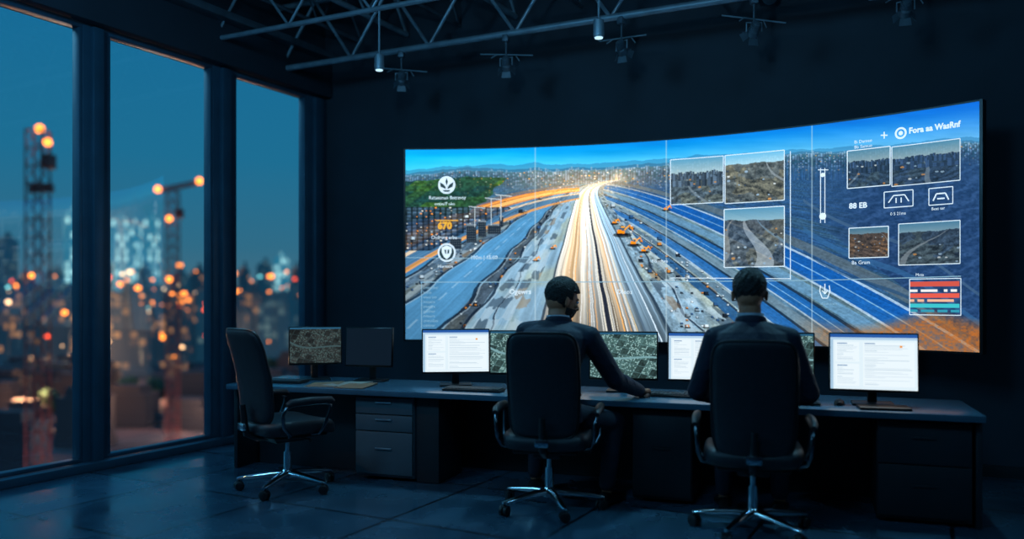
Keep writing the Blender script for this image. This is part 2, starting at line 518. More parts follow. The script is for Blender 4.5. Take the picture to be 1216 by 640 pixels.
def blur(A, n=1):
    for _ in range(n):
        B = A.copy()
        B[1:-1] = (A[:-2] + 2 * A[1:-1] + A[2:]) / 4
        A = B.copy()
        A[:, 1:-1] = (B[:, :-2] + 2 * B[:, 1:-1] + B[:, 2:]) / 4
    return A

def inset_picture(C, X, x0, x1, V, v0, v1, seed, tone, kind, bright=1.0):
    m = (X > x0) & (X < x1) & (V > v0) & (V < v1)
    u = (X - x0) / (x1 - x0); v = (V - v0) / (v1 - v0)
    n = fbm(u * 5, v * 5, seed); n2 = fbm(u * 22 + v * 4, v * 22, seed + 5); n3 = fbm(u * 50, v * 50, seed + 8)
    hz = (0.30 if kind == 'city' else 0.17) + 0.07 * fbm(u * 6, u * 0, seed)
    pers = np.clip(v - hz, 0.0, 1)
    sg = 1 if seed % 2 else -1
    ph = (u * 0.5 * sg + v * 1.3 + 0.35 * n) * 30
    terr = np.clip(np.sin(ph), -1, 1)
    g = 80 + 46 * (n - 0.5) + 70 * (n2 - 0.5) + 20 * (terr > 0.55) * np.clip(pers * 3, 0, 1) - 22 * (terr < -0.75) * np.clip(pers * 3, 0, 1) + 54 * (n3 - 0.5)
    pic = np.stack([g * tone[0], g * tone[1], g * tone[2]], -1)
    tan = (fbm(u * 3, v * 3, seed + 20) > 0.55)
    pic[tan] = pic[tan] * np.array([1.2, 1.1, 0.94])
    if kind == 'road':
        roads = [(0.42, 0.25, 0.10, (184, 194, 200)), (0.64, 0.9, 0.05, (120, 156, 182)), (0.22, -0.5, 0.05, (160, 158, 150))]
    elif kind == 'pit':
        roads = [(0.70, -0.9 * sg, 0.04, (160, 168, 170))]
    else:
        roads = [(0.3, 0.5 * sg, 0.03, (140, 154, 162))]
    for c0, sl, ww, col in roads:
        cc_ = c0 + (v - hz) * sl + 0.10 * np.sin(v * 6 + seed)
        r = (np.abs(u - cc_) < ww * (0.15 + 1.9 * pers)) & (v > hz)
        pic[r] = pic[r] * 0.35 + np.array(col) * 0.65
    sky = v < hz
    sk = np.stack([90 + 90 * v / 0.3, 156 + 56 * v / 0.3, 190 + 30 * v / 0.3], -1) * bright
    pic[sky] = sk[sky]
    if kind == 'city':
        for layer, (cw, base, hh) in enumerate([(0.045, 0.00, 0.06), (0.07, 0.06, 0.10), (0.11, 0.20, 0.12)]):
            ci = np.floor(u / cw + layer * 0.37); fu = u / cw + layer * 0.37 - ci
            top = hz + base - hh * hsh(ci, ci * 0 + layer, seed)
            bm_ = (v > top) & (v < hz + base + 0.08) & (fu > 0.08)
            lum = 60 + 70 * hsh(ci, ci * 0 + 7 + layer, seed)
            pic[bm_] = (np.stack([lum * tone[0] * 0.95, lum * tone[1], lum * tone[2] * 1.1], -1))[bm_]
            sd = bm_ & (fu > 0.6); pic[sd] *= 0.65
            wl = bm_ & (np.sin(v * 150) > 0.3) & (np.sin(u * 260) > 0.2)
            pic[wl] = pic[wl] * 0.7
    it, idd = dots(u * 100, v * 70, 10, 7, 0.22, seed + 9, 0.15, 0.34, 1.3)
    dm = (it > 0.2) & (v > hz + 0.08)
    pal = np.array([[216, 222, 220], [200, 140, 70], [50, 60, 72], [150, 176, 196]], float)
    pic[dm] = pal[(idd[dm] * 4).astype(int).clip(0, 3)]
    C[m] = C[m] * 0.15 + np.clip(pic[m] * bright, 0, 255) * 0.85

def paint_display(W=1400, H=490):
    Xl = np.linspace(481, 1164, W); vl = np.linspace(0, 1, H)
    X, V = np.meshgrid(Xl, vl)
    t, b = topbot(Xl)
    Y = t[None, :] + V * (b - t)[None, :]
    hor = np.interp(X, [481, 560, 640, 720, 795, 880, 965, 1164], [208, 204, 204, 202, 197, 190, 184, 170]) + 2.5 * (fbm(X / 22, X * 0, 3) - 0.5) * 2
    k = ((X - 481) / 683)[..., None]
    ts = np.clip((Y - t[None, :]) / (hor - t[None, :]), 0, 1)[..., None]
    L0 = np.array([4, 160, 216.]); L1 = np.array([120, 218, 232.]); R0 = np.array([22, 100, 182.]); R1 = np.array([124, 180, 210.])
    sky = (L0 * (1 - k) + R0 * k) * (1 - ts) + (L1 * (1 - k) + R1 * k) * ts
    sky = sky + (fbm(X / 60, Y / 7, 11)[..., None] - 0.5) * 26
    C = sky.copy()
    hl = hor - 4 - 7 * fbm(X / 46, X * 0 + 2, 6)
    hm = (Y > hl) & (Y <= hor)
    C[hm] = C[hm] * 0.5 + np.array([56, 112, 146]) * 0.5
    hl2 = hor - 1 - 4 * fbm(X / 24, X * 0 + 5, 16)
    hm = (Y > hl2) & (Y <= hor)
    C[hm] = C[hm] * 0.4 + np.array([66, 104, 128]) * 0.6
    ci = np.floor(X / 2.6); hh = 4.2 * hsh(ci, ci * 0, 101) ** 2.2 * np.interp(X, [481, 590, 640, 820, 1164], [0.2, 0.6, 1, 1, 0.9])
    tw = (Y > hor - hh) & (Y <= hor + 2) & (X / 2.6 - ci > 0.3)
    C[tw] = C[tw] * 0.4 + np.array([160, 178, 188]) * 0.6
    g = Y > hor
    VX0, VYp = 697.0, 214.0
    dy = np.maximum(Y - VYp, 0.0)
    VX = VX0 + 40 * np.exp(-dy / 6.0)
    s = (X - VX) / (dy * 0.985 + 10)
    s = s + 0.02 * (fbm(X / 40, Y / 24, 77) - 0.5)
    ly = np.log(dy + 3)
    n1 = fbm(X / 16, Y / 7, 1); n2 = fbm(X / 3.2, Y / 2.0, 5)
    st = vn(s * 42, ly * 2.2, 9); st2 = vn(s * 120, ly * 3, 12)
    er = fbm(s * 9, ly * 7, 15); er2 = fbm(s * 30, ly * 20, 17); er3 = fbm(X / 1.9, Y / 1.3, 18)
    base = np.zeros_like(C)
    tan_m = np.clip((fbm(s * 6, ly * 4, 31) - 0.45) * 4, 0, 1)[..., None]
    tanf = 1 + tan_m * np.array([0.12, 0.02, -0.10])
    def put(mask, col, w, tn=True):
        c = np.array(col, float)
        v_ = c[None, :] * w[mask][:, None]
        if tn: v_ = v_ * tanf[mask]
        base[mask] = v_
    wE = 0.30 + 0.45 * er + 0.55 * er2 + 0.42 * er3
    wR = 0.70 + 0.12 * st + 0.10 * st2 + 0.24 * er + 0.10 * er3
    put(np.ones_like(s, bool), (70, 92, 110), wE)
    put(s > 2.2, (54, 84, 116), wE)
    put((s > 1.3) & (s <= 2.2), (92, 120, 138), wE)
    put((s > 0.54) & (s <= 1.3), (134, 156, 168), wE)
    put((s <= -0.28) & (s > -0.78), (150, 178, 194), wR)
    put((s <= -0.78) & (s > -0.92), (76, 88, 98), wE)
    put((s <= -0.92) & (s > -1.40), (98, 148, 180), wR, False)
    put((s <= -1.40) & (s > -1.75), (90, 108, 122), wE)
    put((s <= -1.75) & (s > -2.35), (82, 130, 162), wR, False)
    put((s <= -2.35) & (s > -2.8), (70, 88, 102), wE)
    put(s <= -2.8, (62, 96, 124), wE)
    for sc, wd in [(-1.16, 0.009), (-2.05, 0.014), (-0.52, 0.006)]:
        mk = (np.abs(s - sc) < wd) & (np.sin(ly * 60) > -0.3)
        base[mk] = base[mk] * 0.6 + np.array([206, 224, 232]) * 0.4
    for sc, wd in [(-0.92, 0.018), (-1.40, 0.020), (-0.78, 0.014), (-1.75, 0.024), (-2.35, 0.028), (0.74, 0.010), (-0.62, 0.006)]:
        wob = sc + 0.026 * np.sin(ly * 17 + sc * 9) + 0.02 * (er2 - 0.5)
        mk = np.abs(s - wob) < wd
        base[mk] = np.array([26, 38, 52]) * 0.75 + base[mk] * 0.25
        mk = np.abs(s - wob - wd * 1.3) < wd * 0.4
        base[mk] = base[mk] * 0.5 + np.array([204, 218, 222]) * 0.5
    zoneE = ((s > 0.62) & (s < 1.3)) | ((s < -1.43) & (s > -1.72)) | ((s < -0.42) & (s > -0.74))
    qx = np.floor(s * 13 + 1.0 * er); qy = np.floor(ly * 12 + 1.0 * er2)
    slab = hsh(qx, qy, 201)
    mk = zoneE & (slab > 0.72); base[mk] = base[mk] * 0.55 + np.array([196, 208, 212]) * 0.45
    mk = zoneE & (slab < 0.14); base[mk] = base[mk] * 0.5 + np.array([50, 62, 74]) * 0.5
    mk = zoneE & (slab > 0.30) & (slab < 0.36); base[mk] = base[mk] * 0.6 + np.array([150, 112, 78]) * 0.4
    rx = (X - 716).clip(0) / 250
    sel_r = (X > 714) & (s > 0.80)
    for o_, ww, col in [(-13, 4, (100, 112, 118)), (4, 9, (36, 98, 164)), (22, 5, (114, 150, 174)), (37, 6.5, (42, 100, 158)), (52, 4.5, (122, 142, 152)), (66, 7, (50, 106, 162)), (82, 5, (100, 124, 140)), (98, 7, (46, 90, 132)),
                        (-5.2, 0.9, (200, 216, 226)), (13.2, 0.9, (196, 212, 222)), (4, 0.45, (150, 190, 214)), (30, 1.4, (30, 44, 60)), (44, 0.8, (186, 202, 210)), (37, 0.4, (150, 190, 214)), (58, 1.4, (30, 46, 62)), (73.5, 0.8, (180, 198, 208)), (90, 1.5, (28, 42, 58))]:
        yy = 220 + o_ * (0.35 + 1.1 * rx) + rx ** 1.35 * 96
        mk = (np.abs(Y - yy) < ww * (0.25 + 1.2 * rx)) & sel_r
        base[mk] = base[mk] * 0.2 + np.array(col) * (0.68 + 0.18 * st2[mk] + 0.30 * n2[mk] + 0.10 * er3[mk])[:, None] * 0.8
    hw = (s > -0.30) & (s <= 0.56)
    q = (s + 0.30) / 0.86
    fine = vn(s * 64, ly * 1.0, 19); fine2 = vn(s * 140, ly * 1.4, 23)
    f = 0.54 + 0.48 * fine + 0.30 * fine2
    cw = np.stack([226 * f, 224 * f, 216 * f], -1)
    warm = np.clip(1 - np.abs(q - 0.20) / 0.18, 0, 1)[..., None]
    cw = cw * (1 - 0.65 * warm) + np.stack([252 * f, 188 * f, 120 * f], -1) * 0.65 * warm
    warm2 = np.clip(1 - np.abs(q - 0.62) / 0.07, 0, 1)[..., None]
    cw = cw * (1 - 0.45 * warm2) + np.stack([248 * f, 190 * f, 128 * f], -1) * 0.45 * warm2
    cool = np.clip((q - 0.68) / 0.12, 0, 1)[..., None]
    cw = cw * (1 - 0.85 * cool) + np.stack([144 * f, 172 * f, 190 * f], -1) * 0.85 * cool
    lanes = np.abs(np.sin((s + 0.30) * 36.5))
    cw = cw * (0.88 + 0.15 * lanes)[..., None]
    cw = cw * (0.66 + 0.64 * (1 - np.clip((Y - 250) / 140, 0, 1))[..., None])
    base[hw] = cw[hw]
    tr_rng = np.random.RandomState(4)
    for i in range(28):
        sc = tr_rng.uniform(-0.24, 0.36); wd = tr_rng.uniform(0.0016, 0.0040)
        if 0.13 < sc < 0.2: continue
        col = [(255, 246, 232), (255, 214, 150), (255, 180, 104), (255, 252, 246)][tr_rng.randint(4)]
        y0_ = tr_rng.uniform(205, 260)
        mk = (np.abs(s - sc) < wd) & (Y > y0_)
        base[mk] = base[mk] * 0.3 + np.array(col) * 0.7
    for sc, wd, col in [(0.165, 0.016, (48, 52, 62)), (0.143, 0.004, (240, 228, 208)), (0.188, 0.004, (236, 224, 204)), (-0.29, 0.010, (76, 86, 94)), (0.55, 0.012, (58, 72, 84)), (0.39, 0.007, (92, 108, 120)), (0.47, 0.004, (225, 235, 240))]:
        mk = np.abs(s - sc) < wd
        base[mk] = np.array(col)
    lx = (702 - X).clip(0) / 220
    for o_, ww, col in [(18, 9, (90, 124, 150)), (0, 7.0, (222, 140, 76)), (1.5, 2.8, (255, 202, 132)), (-3.5, 1.0, (255, 176, 96)), (11, 1.8, (244, 214, 180)), (-9, 2.4, (112, 108, 108)), (24, 2.4, (236, 166, 98))]:
        yy = 225 + o_ * (0.4 + lx) + lx ** 1.7 * 62
        mk = (np.abs(Y - yy) < ww * (0.3 + 1.0 * lx)) & (X < 692)
        base[mk] = base[mk] * 0.15 + np.array(col) * (0.70 + 0.5 * fine2[mk])[:, None] * 0.85
    ge = 596 - (Y - 215) * 1.1 + 14 * n1
    gr = (X < ge) & (Y > hor + 7) & (Y < 262 - (X - 481) * 0.14 + 4 * n1)
    pat = hsh(np.floor((X + Y * 1.5) / 17), np.floor(Y / 6.5), 55)
    gf = 0.40 + 0.8 * n2
    gc = np.stack([(44 + 36 * pat) * gf, (82 + 36 * pat) * gf, (60 + 20 * (1 - pat)) * gf], -1)
    base[gr] = gc[gr]
    fr = (X > 950) & (Y < 250 + (X - 950) * 0.75)
    cont = np.clip(np.sin((Y + 0.50 * X) / 2.6 + 9 * n1), 0, 1)
    fc = np.stack([30 + 30 * n2 + 13 * cont, 50 + 34 * n2 + 15 * cont, 76 + 42 * n2 + 18 * cont], -1)
    kk = np.clip((X - 950) / 80, 0, 1)[..., None] * 0.9
    base = np.where(fr[..., None], base * (1 - kk) + fc * kk, base)
    for o_, ww, col in [(0, 3.4, (66, 104, 138)), (26, 2.0, (44, 74, 104)), (-34, 2.0, (84, 106, 126))]:
        yy = 262 + o_ + (X - 940) * 0.52 + 6 * np.sin(X / 30)
        mk = (np.abs(Y - yy) < ww) & (X > 955)
        base[mk] = base[mk] * 0.4 + np.array(col) * 0.6
    wb = np.clip((Y - (376 + 8 * np.sin(X / 26) - (X - 1000) * 0.02)) / 16, 0, 1) * np.clip((X - 940) / 80, 0, 1) * (0.35 + 0.9 * n2)
    base = base * (1 - wb[..., None] * 0.9) + np.array([178, 108, 56]) * wb[..., None] * 0.9
    cf = np.clip(1 - (Y - hor) / 26, 0, 1)[..., None]
    bx_ = np.floor(X / 3.0); by_ = np.floor((Y - hor) / 2.0)
    blk = hsh(bx_, by_, 44); fxx = X / 3.0 - bx_; fyy = (Y - hor) / 2.0 - by_
    shade = np.where(fxx > 0.62, 0.55, 1.0) * np.where(fyy < 0.25, 1.25, 1.0)
    lum = (60 + 120 * blk) * shade
    cc = np.stack([lum * 0.80, lum * 0.95, lum * 1.08], -1)
    green = (hsh(bx_, by_, 46) > 0.70)[..., None]
    cc = np.where(green, np.array([46, 76, 82.]), cc)
    a_ = (cf * 0.85)
    base = np.where(g[..., None] & ~gr[..., None], base * (1 - a_) + cc * a_, base)
    hz_ = np.clip(1 - (Y - hor) / 9, 0, 1)[..., None] * 0.40
    base = base * (1 - hz_) + np.array([124, 164, 182.]) * hz_
    cl = np.interp(X, [481, 560, 600, 700, 800, 1000, 1164], [0.2, 0.5, 0.8, 1.0, 0.8, 0.5, 0.6])
    it, idd = dots(X, Y, 5.2, 3.4, 0.24, 61, 0.12, 0.28)
    it = it * np.clip(1.1 - (Y - hor) / 34, 0, 1) * cl * g
    lc = np.where(idd[..., None] < 0.5, np.array([255, 182, 100.]), np.array([250, 240, 226.]))
    base = base * (1 - it[..., None]) + lc * it[..., None]
    tz = (X < 612 - (Y - 244) * 0.6) & (Y > 246) & (s < -2.0) & (Y < 298)
    n3 = cellrand(X / 7, Y / 4.2, 91); f3 = X / 7 - np.floor(X / 7); f4 = Y / 4.2 - np.floor(Y / 4.2)
    sh3 = np.where(f3 > 0.65, 0.5, 1.0) * np.where(f4 < 0.25, 1.5, 1.0)
    tcx = np.stack([(32 + 44 * n3) * sh3, (44 + 46 * n3) * sh3, (58 + 50 * n3) * sh3], -1) * (0.6 + 0.8 * n2)[..., None]
    base[tz] = base[tz] * 0.2 + tcx[tz] * 0.8
    it, idd = dots(X, Y, 6, 4, 0.30, 93, 0.12, 0.30)
    it = it * tz
    base = base * (1 - it[..., None]) + np.where(idd[..., None] < 0.7, np.array([250, 160, 76.]), np.array([230, 224, 210.])) * it[..., None]
    zone = ((s > 0.62) & (s < 1.2)) | ((s < -0.79) & (s > -0.91)) | ((s < -1.43) & (s > -1.72)) | ((s < -2.4) & (s > -2.75))
    for cwid, ch, pr, sd in [(11, 6.5, 0.16, 71), (6, 3.6, 0.14, 81)]:
        cxi = np.floor(X / cwid); cyi = np.floor(Y / ch); a1 = hsh(cxi, cyi, sd); idd = hsh(cxi, cyi, sd + 6)
        fxv = X / cwid - cxi; fyv = Y / ch - cyi
        body = (a1 < pr) & (fxv > 0.25) & (fxv < 0.75) & (fyv > 0.3) & (fyv < 0.75) & zone & (Y > 236)
        shd = (a1 < pr) & (fxv > 0.25) & (fxv < 0.85) & (fyv > 0.72) & (fyv < 0.98) & zone & (Y > 236)
        pal = np.array([[222, 228, 228], [200, 136, 72], [190, 202, 208], [60, 92, 126], [40, 48, 58], [150, 164, 172]], float)
        base[shd] *= 0.4
        base[body] = pal[(idd[body] * 6).astype(int).clip(0, 5)]
        cab = body & (fxv < 0.40); base[cab] = base[cab] * 0.55
    for (bx, by, bw, bh) in [(556, 266, 12, 22), (570, 262, 10, 20), (582, 266, 16, 12), (536, 282, 14, 14), (596, 256, 5, 14)]:
        mk = (X > bx) & (X < bx + bw) & (Y > by) & (Y < by + bh)
        base[mk] = np.array([26, 36, 48]) + (n2[mk] * 16)[:, None]
        mk2 = mk & (np.sin(Y * 2.2) > 0.2) & (np.sin(X * 2.6) > 0.3); base[mk2] = (96, 104, 104)
        mk = mk & (Y < by + 2.0); base[mk] = (130, 138, 144)
    for (ex, y0_, y1_) in [(586, 236, 268), (598, 232, 262), (566, 246, 270)]:
        mk = (np.abs(X - ex) < 0.5) & (Y > y0_) & (Y < y1_); base[mk] = (190, 198, 200)
        mk = (np.abs(Y - y0_ - (X - ex) * 0.1) < 0.5) & (np.abs(X - ex - 3) < 10); base[mk] = (190, 198, 200)
    for (ex, ey, es) in [(743, 275, 8.5), (757, 288, 6.5), (769, 297, 5), (795, 248, 4), (734, 264, 4), (660, 294, 3.2), (640, 308, 3.5)]:
        mk = ((X - ex) / (es * 1.3)) ** 2 + ((Y - ey - es * 0.5) / (es * 0.35)) ** 2 < 1; base[mk] *= 0.45
        mk = (np.abs(X - ex) < es * 0.8) & (np.abs(Y - ey - es * 0.42) < es * 0.15); base[mk] = (30, 30, 34)
        mk = (X > ex - es * 0.7) & (X < ex + es * 0.35) & (np.abs(Y - ey - es * 0.02) < es * 0.26); base[mk] = (240, 146, 36)
        mk = (X > ex - es * 0.15) & (X < ex + es * 0.35) & (np.abs(Y - ey + es * 0.36) < es * 0.26); base[mk] = (86, 100, 108)
        mk = (X > ex - es * 0.2) & (X < ex + es * 0.4) & (np.abs(Y - ey + es * 0.62) < es * 0.07); base[mk] = (250, 176, 60)
        mk = (np.abs((Y - ey + es * 0.5) + (X - ex - es * 0.6) * 0.9) < 0.9) & (X > ex + es * 0.25) & (X < ex + es * 1.05); base[mk] = (250, 170, 50)
        mk = (np.abs((Y - ey + es * 0.55) - (X - ex - es * 1.25) * 1.6) < 1.1) & (X > ex + es * 1.0) & (X < ex + es * 1.5); base[mk] = (230, 146, 44)
    wg = np.exp(-((Y - hor - 14) / 16) ** 2) * np.exp(-((X - 700) / 80) ** 2)
    base = base + np.array([120, 74, 30.]) * wg[..., None] * 0.8
    C = np.where(g[..., None], base, C)
    C = C * (1 - 0.16 * np.clip((Y - 300) / 100, 0, 1) * np.clip((760 - X) / 250, 0, 1))[..., None]
    lumC = C.mean(-1, keepdims=True)
    C = lumC + (C - lumC) * 1.18
    C = np.clip(122 + (C - 122) * 1.10, 4, 400) * np.array([0.96, 1.0, 1.04])
    for (x0, y0, x1, y1, sd, tone, kd, br) in [(800, 188, 862, 242, 1, (0.92, 1.08, 1.16), 'city', 1.0), (864, 182, 933, 240, 2, (1.0, 1.06, 1.02), 'pit', 1.1), (863, 247, 933, 317, 3, (0.90, 1.0, 1.08), 'road', 1.0),
                                       (1006, 177, 1056, 222, 4, (0.58, 0.80, 1.04), 'city', 0.9), (1058, 170, 1140, 218, 5, (0.58, 0.80, 1.08), 'city', 0.9), (1008, 270, 1054, 306, 6, (1.12, 0.92, 0.76), 'pit', 0.85), (1066, 264, 1140, 314, 7, (0.66, 0.86, 1.06), 'pit', 0.9)]:
        xm = (x0 + x1) / 2
        inset_picture(C, X, x0, x1, V, VY(xm, y0), VY(xm, y1), sd, tone, kd, br)
    for i, (yy, hh, col) in enumerate([(337, 6, (205, 84, 70)), (345, 3, (235, 235, 235)), (351, 5, (225, 90, 74)), (357, 3, (240, 180, 150)), (363, 5, (60, 190, 200)), (369, 3, (50, 150, 175))]):
        v0 = VY(1110, yy - hh / 2); v1 = VY(1110, yy + hh / 2)
        mk = (X > 1079) & (X < 1139) & (V > v0) & (V < v1) & ((cellrand(X / 4, V * 0 + i, 31) > 0.25) | (hh > 4))
        C[mk] = np.array(col)
    for xs in (639, 795, 965):
        mk = np.abs(X - xs) < 0.7
        C[mk] = C[mk] * 0.5 + np.array([190, 215, 225]) * 0.5
    return X, V, C

M_disp = vcol_mat('video_wall_picture', 1.12)
VWO = Vector((-1.9, 6.0, 0.0))
VW = empty('video_wall', VWO, 0, 'giant curved display wall showing an aerial highway construction site at dusk', 'display')
X, V, C = paint_display()
P = surf(X, V, 0.012)
P = P - np.array(VWO)
grid_mesh('screen', P, C, M_disp, VW)
mb = MB()
Xl = np.linspace(478.5, 1168, 70)
rings = []
for Xv in Xl:
    f0 = surf_xy(np.array(Xv), 0.010); b0 = surf_xy(np.array(Xv), -0.055)
    rings.append([Vector((f0[0], f0[1], ZT + 0.012)) - VWO, Vector((b0[0], b0[1], ZT + 0.012)) - VWO, Vector((b0[0], b0[1], ZB - 0.014)) - VWO, Vector((f0[0], f0[1], ZB - 0.014)) - VWO])
mb.loft(rings)
mb.obj('bezel', M_bezel, VW, angle=25)
for xx in (-3.4, -2.4, -1.4, -0.4):
    y0 = float(np.polyval(cy, xx)) + 0.05
    for zz in (1.2, 2.1):
        MB().box((xx - VWO.x, (y0 + yb(xx)) / 2 - VWO.y, zz), (0.12, max(yb(xx) - y0, 0.03), 0.08), bev=0.004).obj('wall_bracket', M_steel_d, VW)

def ui_lines(name, segs, m, wd=1.0, off=0.0165):
    mb = MB()
    for pl in segs:
        for (Xa, va), (Xb, vb) in zip(pl[:-1], pl[1:]):
            n = max(2, int(abs(Xb - Xa) / 14) + 2)
            tt, bb = topbot(np.array((Xa + Xb) / 2)); hpx = float(bb - tt)
            dx, dv = Xb - Xa, (vb - va) * hpx
            l = math.hypot(dx, dv) or 1
            nx, nv = -dv / l * wd / 2, dx / l * wd / 2 / hpx
            vs = []; fs = []
            for i in range(n):
                k = i / (n - 1)
                Xc = Xa + dx * k; vc = va + (vb - va) * k
                vs += [Vector(surf(np.array(Xc + nx), vc + nv, off)) - VWO, Vector(surf(np.array(Xc - nx), vc - nv, off)) - VWO]
            for i in range(n - 1):
                fs.append([2 * i, 2 * i + 1, 2 * i + 3, 2 * i + 2])
            mb.add(vs, fs)
    return mb.obj(name, m, VW, smooth=False)

def rect(x0, y0, x1, y1, m=None, wd=1.0, name='picture_frame'):
    xm = (x0 + x1) / 2
    v0, v1 = VY(xm, y0), VY(xm, y1)
    ui_lines(name, [[(x0, v0), (x1, v0)], [(x1, v0), (x1, v1)], [(x1, v1), (x0, v1)], [(x0, v1), (x0, v0)]], m or M_white_ui, wd)

def ui_text(txt, X0, Y0, size, m=None, name='caption_text', bold=0.0):
    cu = bpy.data.curves.new('t', 'FONT'); cu.body = txt; cu.size = 1.0; cu.resolution_u = 2; cu.offset = bold
    o = bpy.data.objects.new('t', cu); bpy.context.collection.objects.link(o)
    dg = bpy.context.evaluated_depsgraph_get()
    me = bpy.data.meshes.new_from_object(o.evaluated_get(dg))
    bpy.data.objects.remove(o)
    t, b = topbot(np.array(float(X0))); h = float(b - t)
    v0 = VY(X0, Y0)
    for v in me.vertices:
        p = surf(np.array(X0 + v.co.x * size), v0 - v.co.y * size / h, 0.0165)
        v.co = Vector(p) - VWO
    me.name = name
    me.materials.clear(); me.materials.append(m or M_white_ui)
    return link(bpy.data.objects.new(name, me), VW)

def poly_ui(pts, m, off=0.019, name='round_icon'):
    Xc = sum(p[0] for p in pts) / len(pts); Yc = sum(p[1] for p in pts) / len(pts)
    t, b = topbot(np.array(float(Xc))); h = float(b - t); vc = VY(Xc, Yc)
    mb = MB()
    vs = [Vector(surf(np.array(float(Xc)), vc, off)) - VWO] + [Vector(surf(np.array(float(x)), vc + (y - Yc) / h, off)) - VWO for x, y in pts]
    n = len(pts)
    mb.add(vs, [[0, 1 + k, 1 + (k + 1) % n] for k in range(n)])
    mb.obj(name, m, VW, smooth=False)
def disc(Xc, Yc, r, m=None, ring=None, name='round_icon', off=0.0165):
    vc = VY(Xc, Yc); t, b = topbot(np.array(float(Xc))); h = float(b - t)
    mb = MB(); n = 28; vs = []; fs = []
    if ring is None:
        vs = [Vector(surf(np.array(float(Xc)), vc, off)) - VWO]
        for k in range(n):
            a = 2 * math.pi * k / n
            vs.append(Vector(surf(np.array(Xc + r * math.cos(a)), vc + r * math.sin(a) / h, off)) - VWO)
        fs = [[0, 1 + k, 1 + (k + 1) % n] for k in range(n)]
    else:
        for k in range(n):
            a = 2 * math.pi * k / n
            for rr in (r, r - ring):
                vs.append(Vector(surf(np.array(Xc + rr * math.cos(a)), vc + rr * math.sin(a) / h, off)) - VWO)
        fs = [[2 * k, 2 * k + 1, (2 * k + 3) % (2 * n), (2 * k + 2) % (2 * n)] for k in range(n)]
    mb.add(vs, fs)
    mb.obj(name, m or M_white_ui, VW, smooth=False)

rect(800, 188, 862, 242, wd=0.9); rect(864, 182, 933, 240, wd=0.9); rect(863, 247, 933, 317, wd=1.0)
rect(1006, 177, 1056, 222, wd=1.0); rect(1058, 170, 1140, 218, wd=0.9); rect(1008, 270, 1054, 306, wd=1.0); rect(1066, 264, 1140, 314, wd=0.9)
rect(1079, 331, 1141, 374, wd=0.9)
rect(1049, 227, 1083, 246, wd=1.0); rect(1102, 223, 1131, 243, wd=1.0)
ui_lines('guide_line', [[(1054, VY(1066, 240)), (1060, VY(1066, 232)), (1073, VY(1066, 232)), (1078, VY(1066, 240))], [(1063, VY(1066, 241)), (1063, VY(1066, 235))], [(1069, VY(1066, 241)), (1069, VY(1066, 235))]], M_white_ui, 1.3)
ui_lines('guide_line', [[(1107, VY(1116, 238)), (1111, VY(1116, 230)), (1122, VY(1116, 230)), (1126, VY(1116, 238))], [(1112, VY(1116, 236)), (1121, VY(1116, 236))]], M_white_ui, 1.6)
ui_lines('guide_line', [[(500, VY(500, 335)), (965, VY(965, 333)), (1141, VY(1141, 328))]], M_dim_ui, 1.0)
ui_lines('guide_line', [[(481, VY(481, 306)), (639, VY(639, 307))]], M_dim_ui, 0.8)
ui_lines('guide_line', [[(501, VY(501, 334)), (501, VY(501, 392))]], M_dim_ui, 0.8)
ui_lines('guide_line', [[(940, VY(940, 180)), (940, VY(940, 332))]], M_white_ui, 0.9)
ui_lines('guide_line', [[(800, VY(800, 330)), (940, VY(940, 331))]], M_white_ui, 0.8)
ui_lines('guide_line', [[(975, VY(975, 200)), (975, VY(975, 265))], [(980, VY(980, 200)), (980, VY(980, 265))], [(972, VY(972, 202)), (984, VY(984, 202))]], M_white_ui, 0.9)
disc(977.5, 257, 4); disc(977.5, 208, 2.5)
disc(532, 220, 10.5)
poly_ui([(532, 211.5), (533.6, 216), (532, 221), (530.4, 216)], M_dark_ui)
poly_ui([(531, 225), (524.5, 222), (523.6, 216.5), (528, 219), (531, 222.5)], M_dark_ui); poly_ui([(533, 225), (539.5, 222), (540.4, 216.5), (536, 219), (533, 222.5)], M_dark_ui)
poly_ui([(527, 226), (537, 226), (535, 228.2), (529, 228.2)], M_dark_ui)
disc(532, 300, 11); disc(532, 300, 9, M_dark_ui, off=0.0175)
poly_ui([(526, 294), (532, 291.5), (538, 294), (538, 300), (535.5, 305), (532, 308), (528.5, 305), (526, 300)], M_white_ui, 0.0185)
poly_ui([(529, 296.5), (531.5, 296.5), (531.5, 302), (530, 301)], M_dark_ui, 0.0195); poly_ui([(533, 296.5), (535.5, 296.5), (535, 301), (533, 302)], M_dark_ui, 0.0195)
ui_text('Rataaanun Batravay', 510, 237, 5.8); ui_text('ombo/7 obu', 517, 244, 5)
ui_text('670', 521, 272, 11.5, M_orange_ui, bold=0.05)
ui_lines('guide_line', [[(519, VY(519, 262)), (546, VY(546, 262))]], M_orange_ui, 1.2)
ui_text('Osdrerg arba', 513, 284, 5.8)
ui_text('Hornatie', 521, 318, 5.2)
ui_text('100m | 15:00', 561, 308, 6.2); ui_text('Ogewrs', 608, 349, 8.2, bold=0.01); ui_text('Dleos', 737, 349, 7.6)
ui_text('Flaudtea', 778, 312, 5.6)
for i in range(9):
    ui_text(random.choice(['inteaara', 'boras', 'cmeutiber', 'wana ten', 'osblmar']), 503, 343 + i * 5.6, 4.6, M_dim_ui)
ui_text('Fora aa WasRnf', 1078, 159, 9.6, bold=0.035)
disc(1068.5, 158.5, 7, ring=2.2); disc(1068.5, 158.5, 2.6)
ui_lines('round_icon', [[(1045, VY(1045, 161)), (1053, VY(1053, 161))], [(1049, VY(1049, 157)), (1049, VY(1049, 165))]], M_white_ui, 1.4)
ui_text('Bi Dameo', 1014, 171, 5.2); ui_text('Bb Samuo', 1014, 177, 5.2)
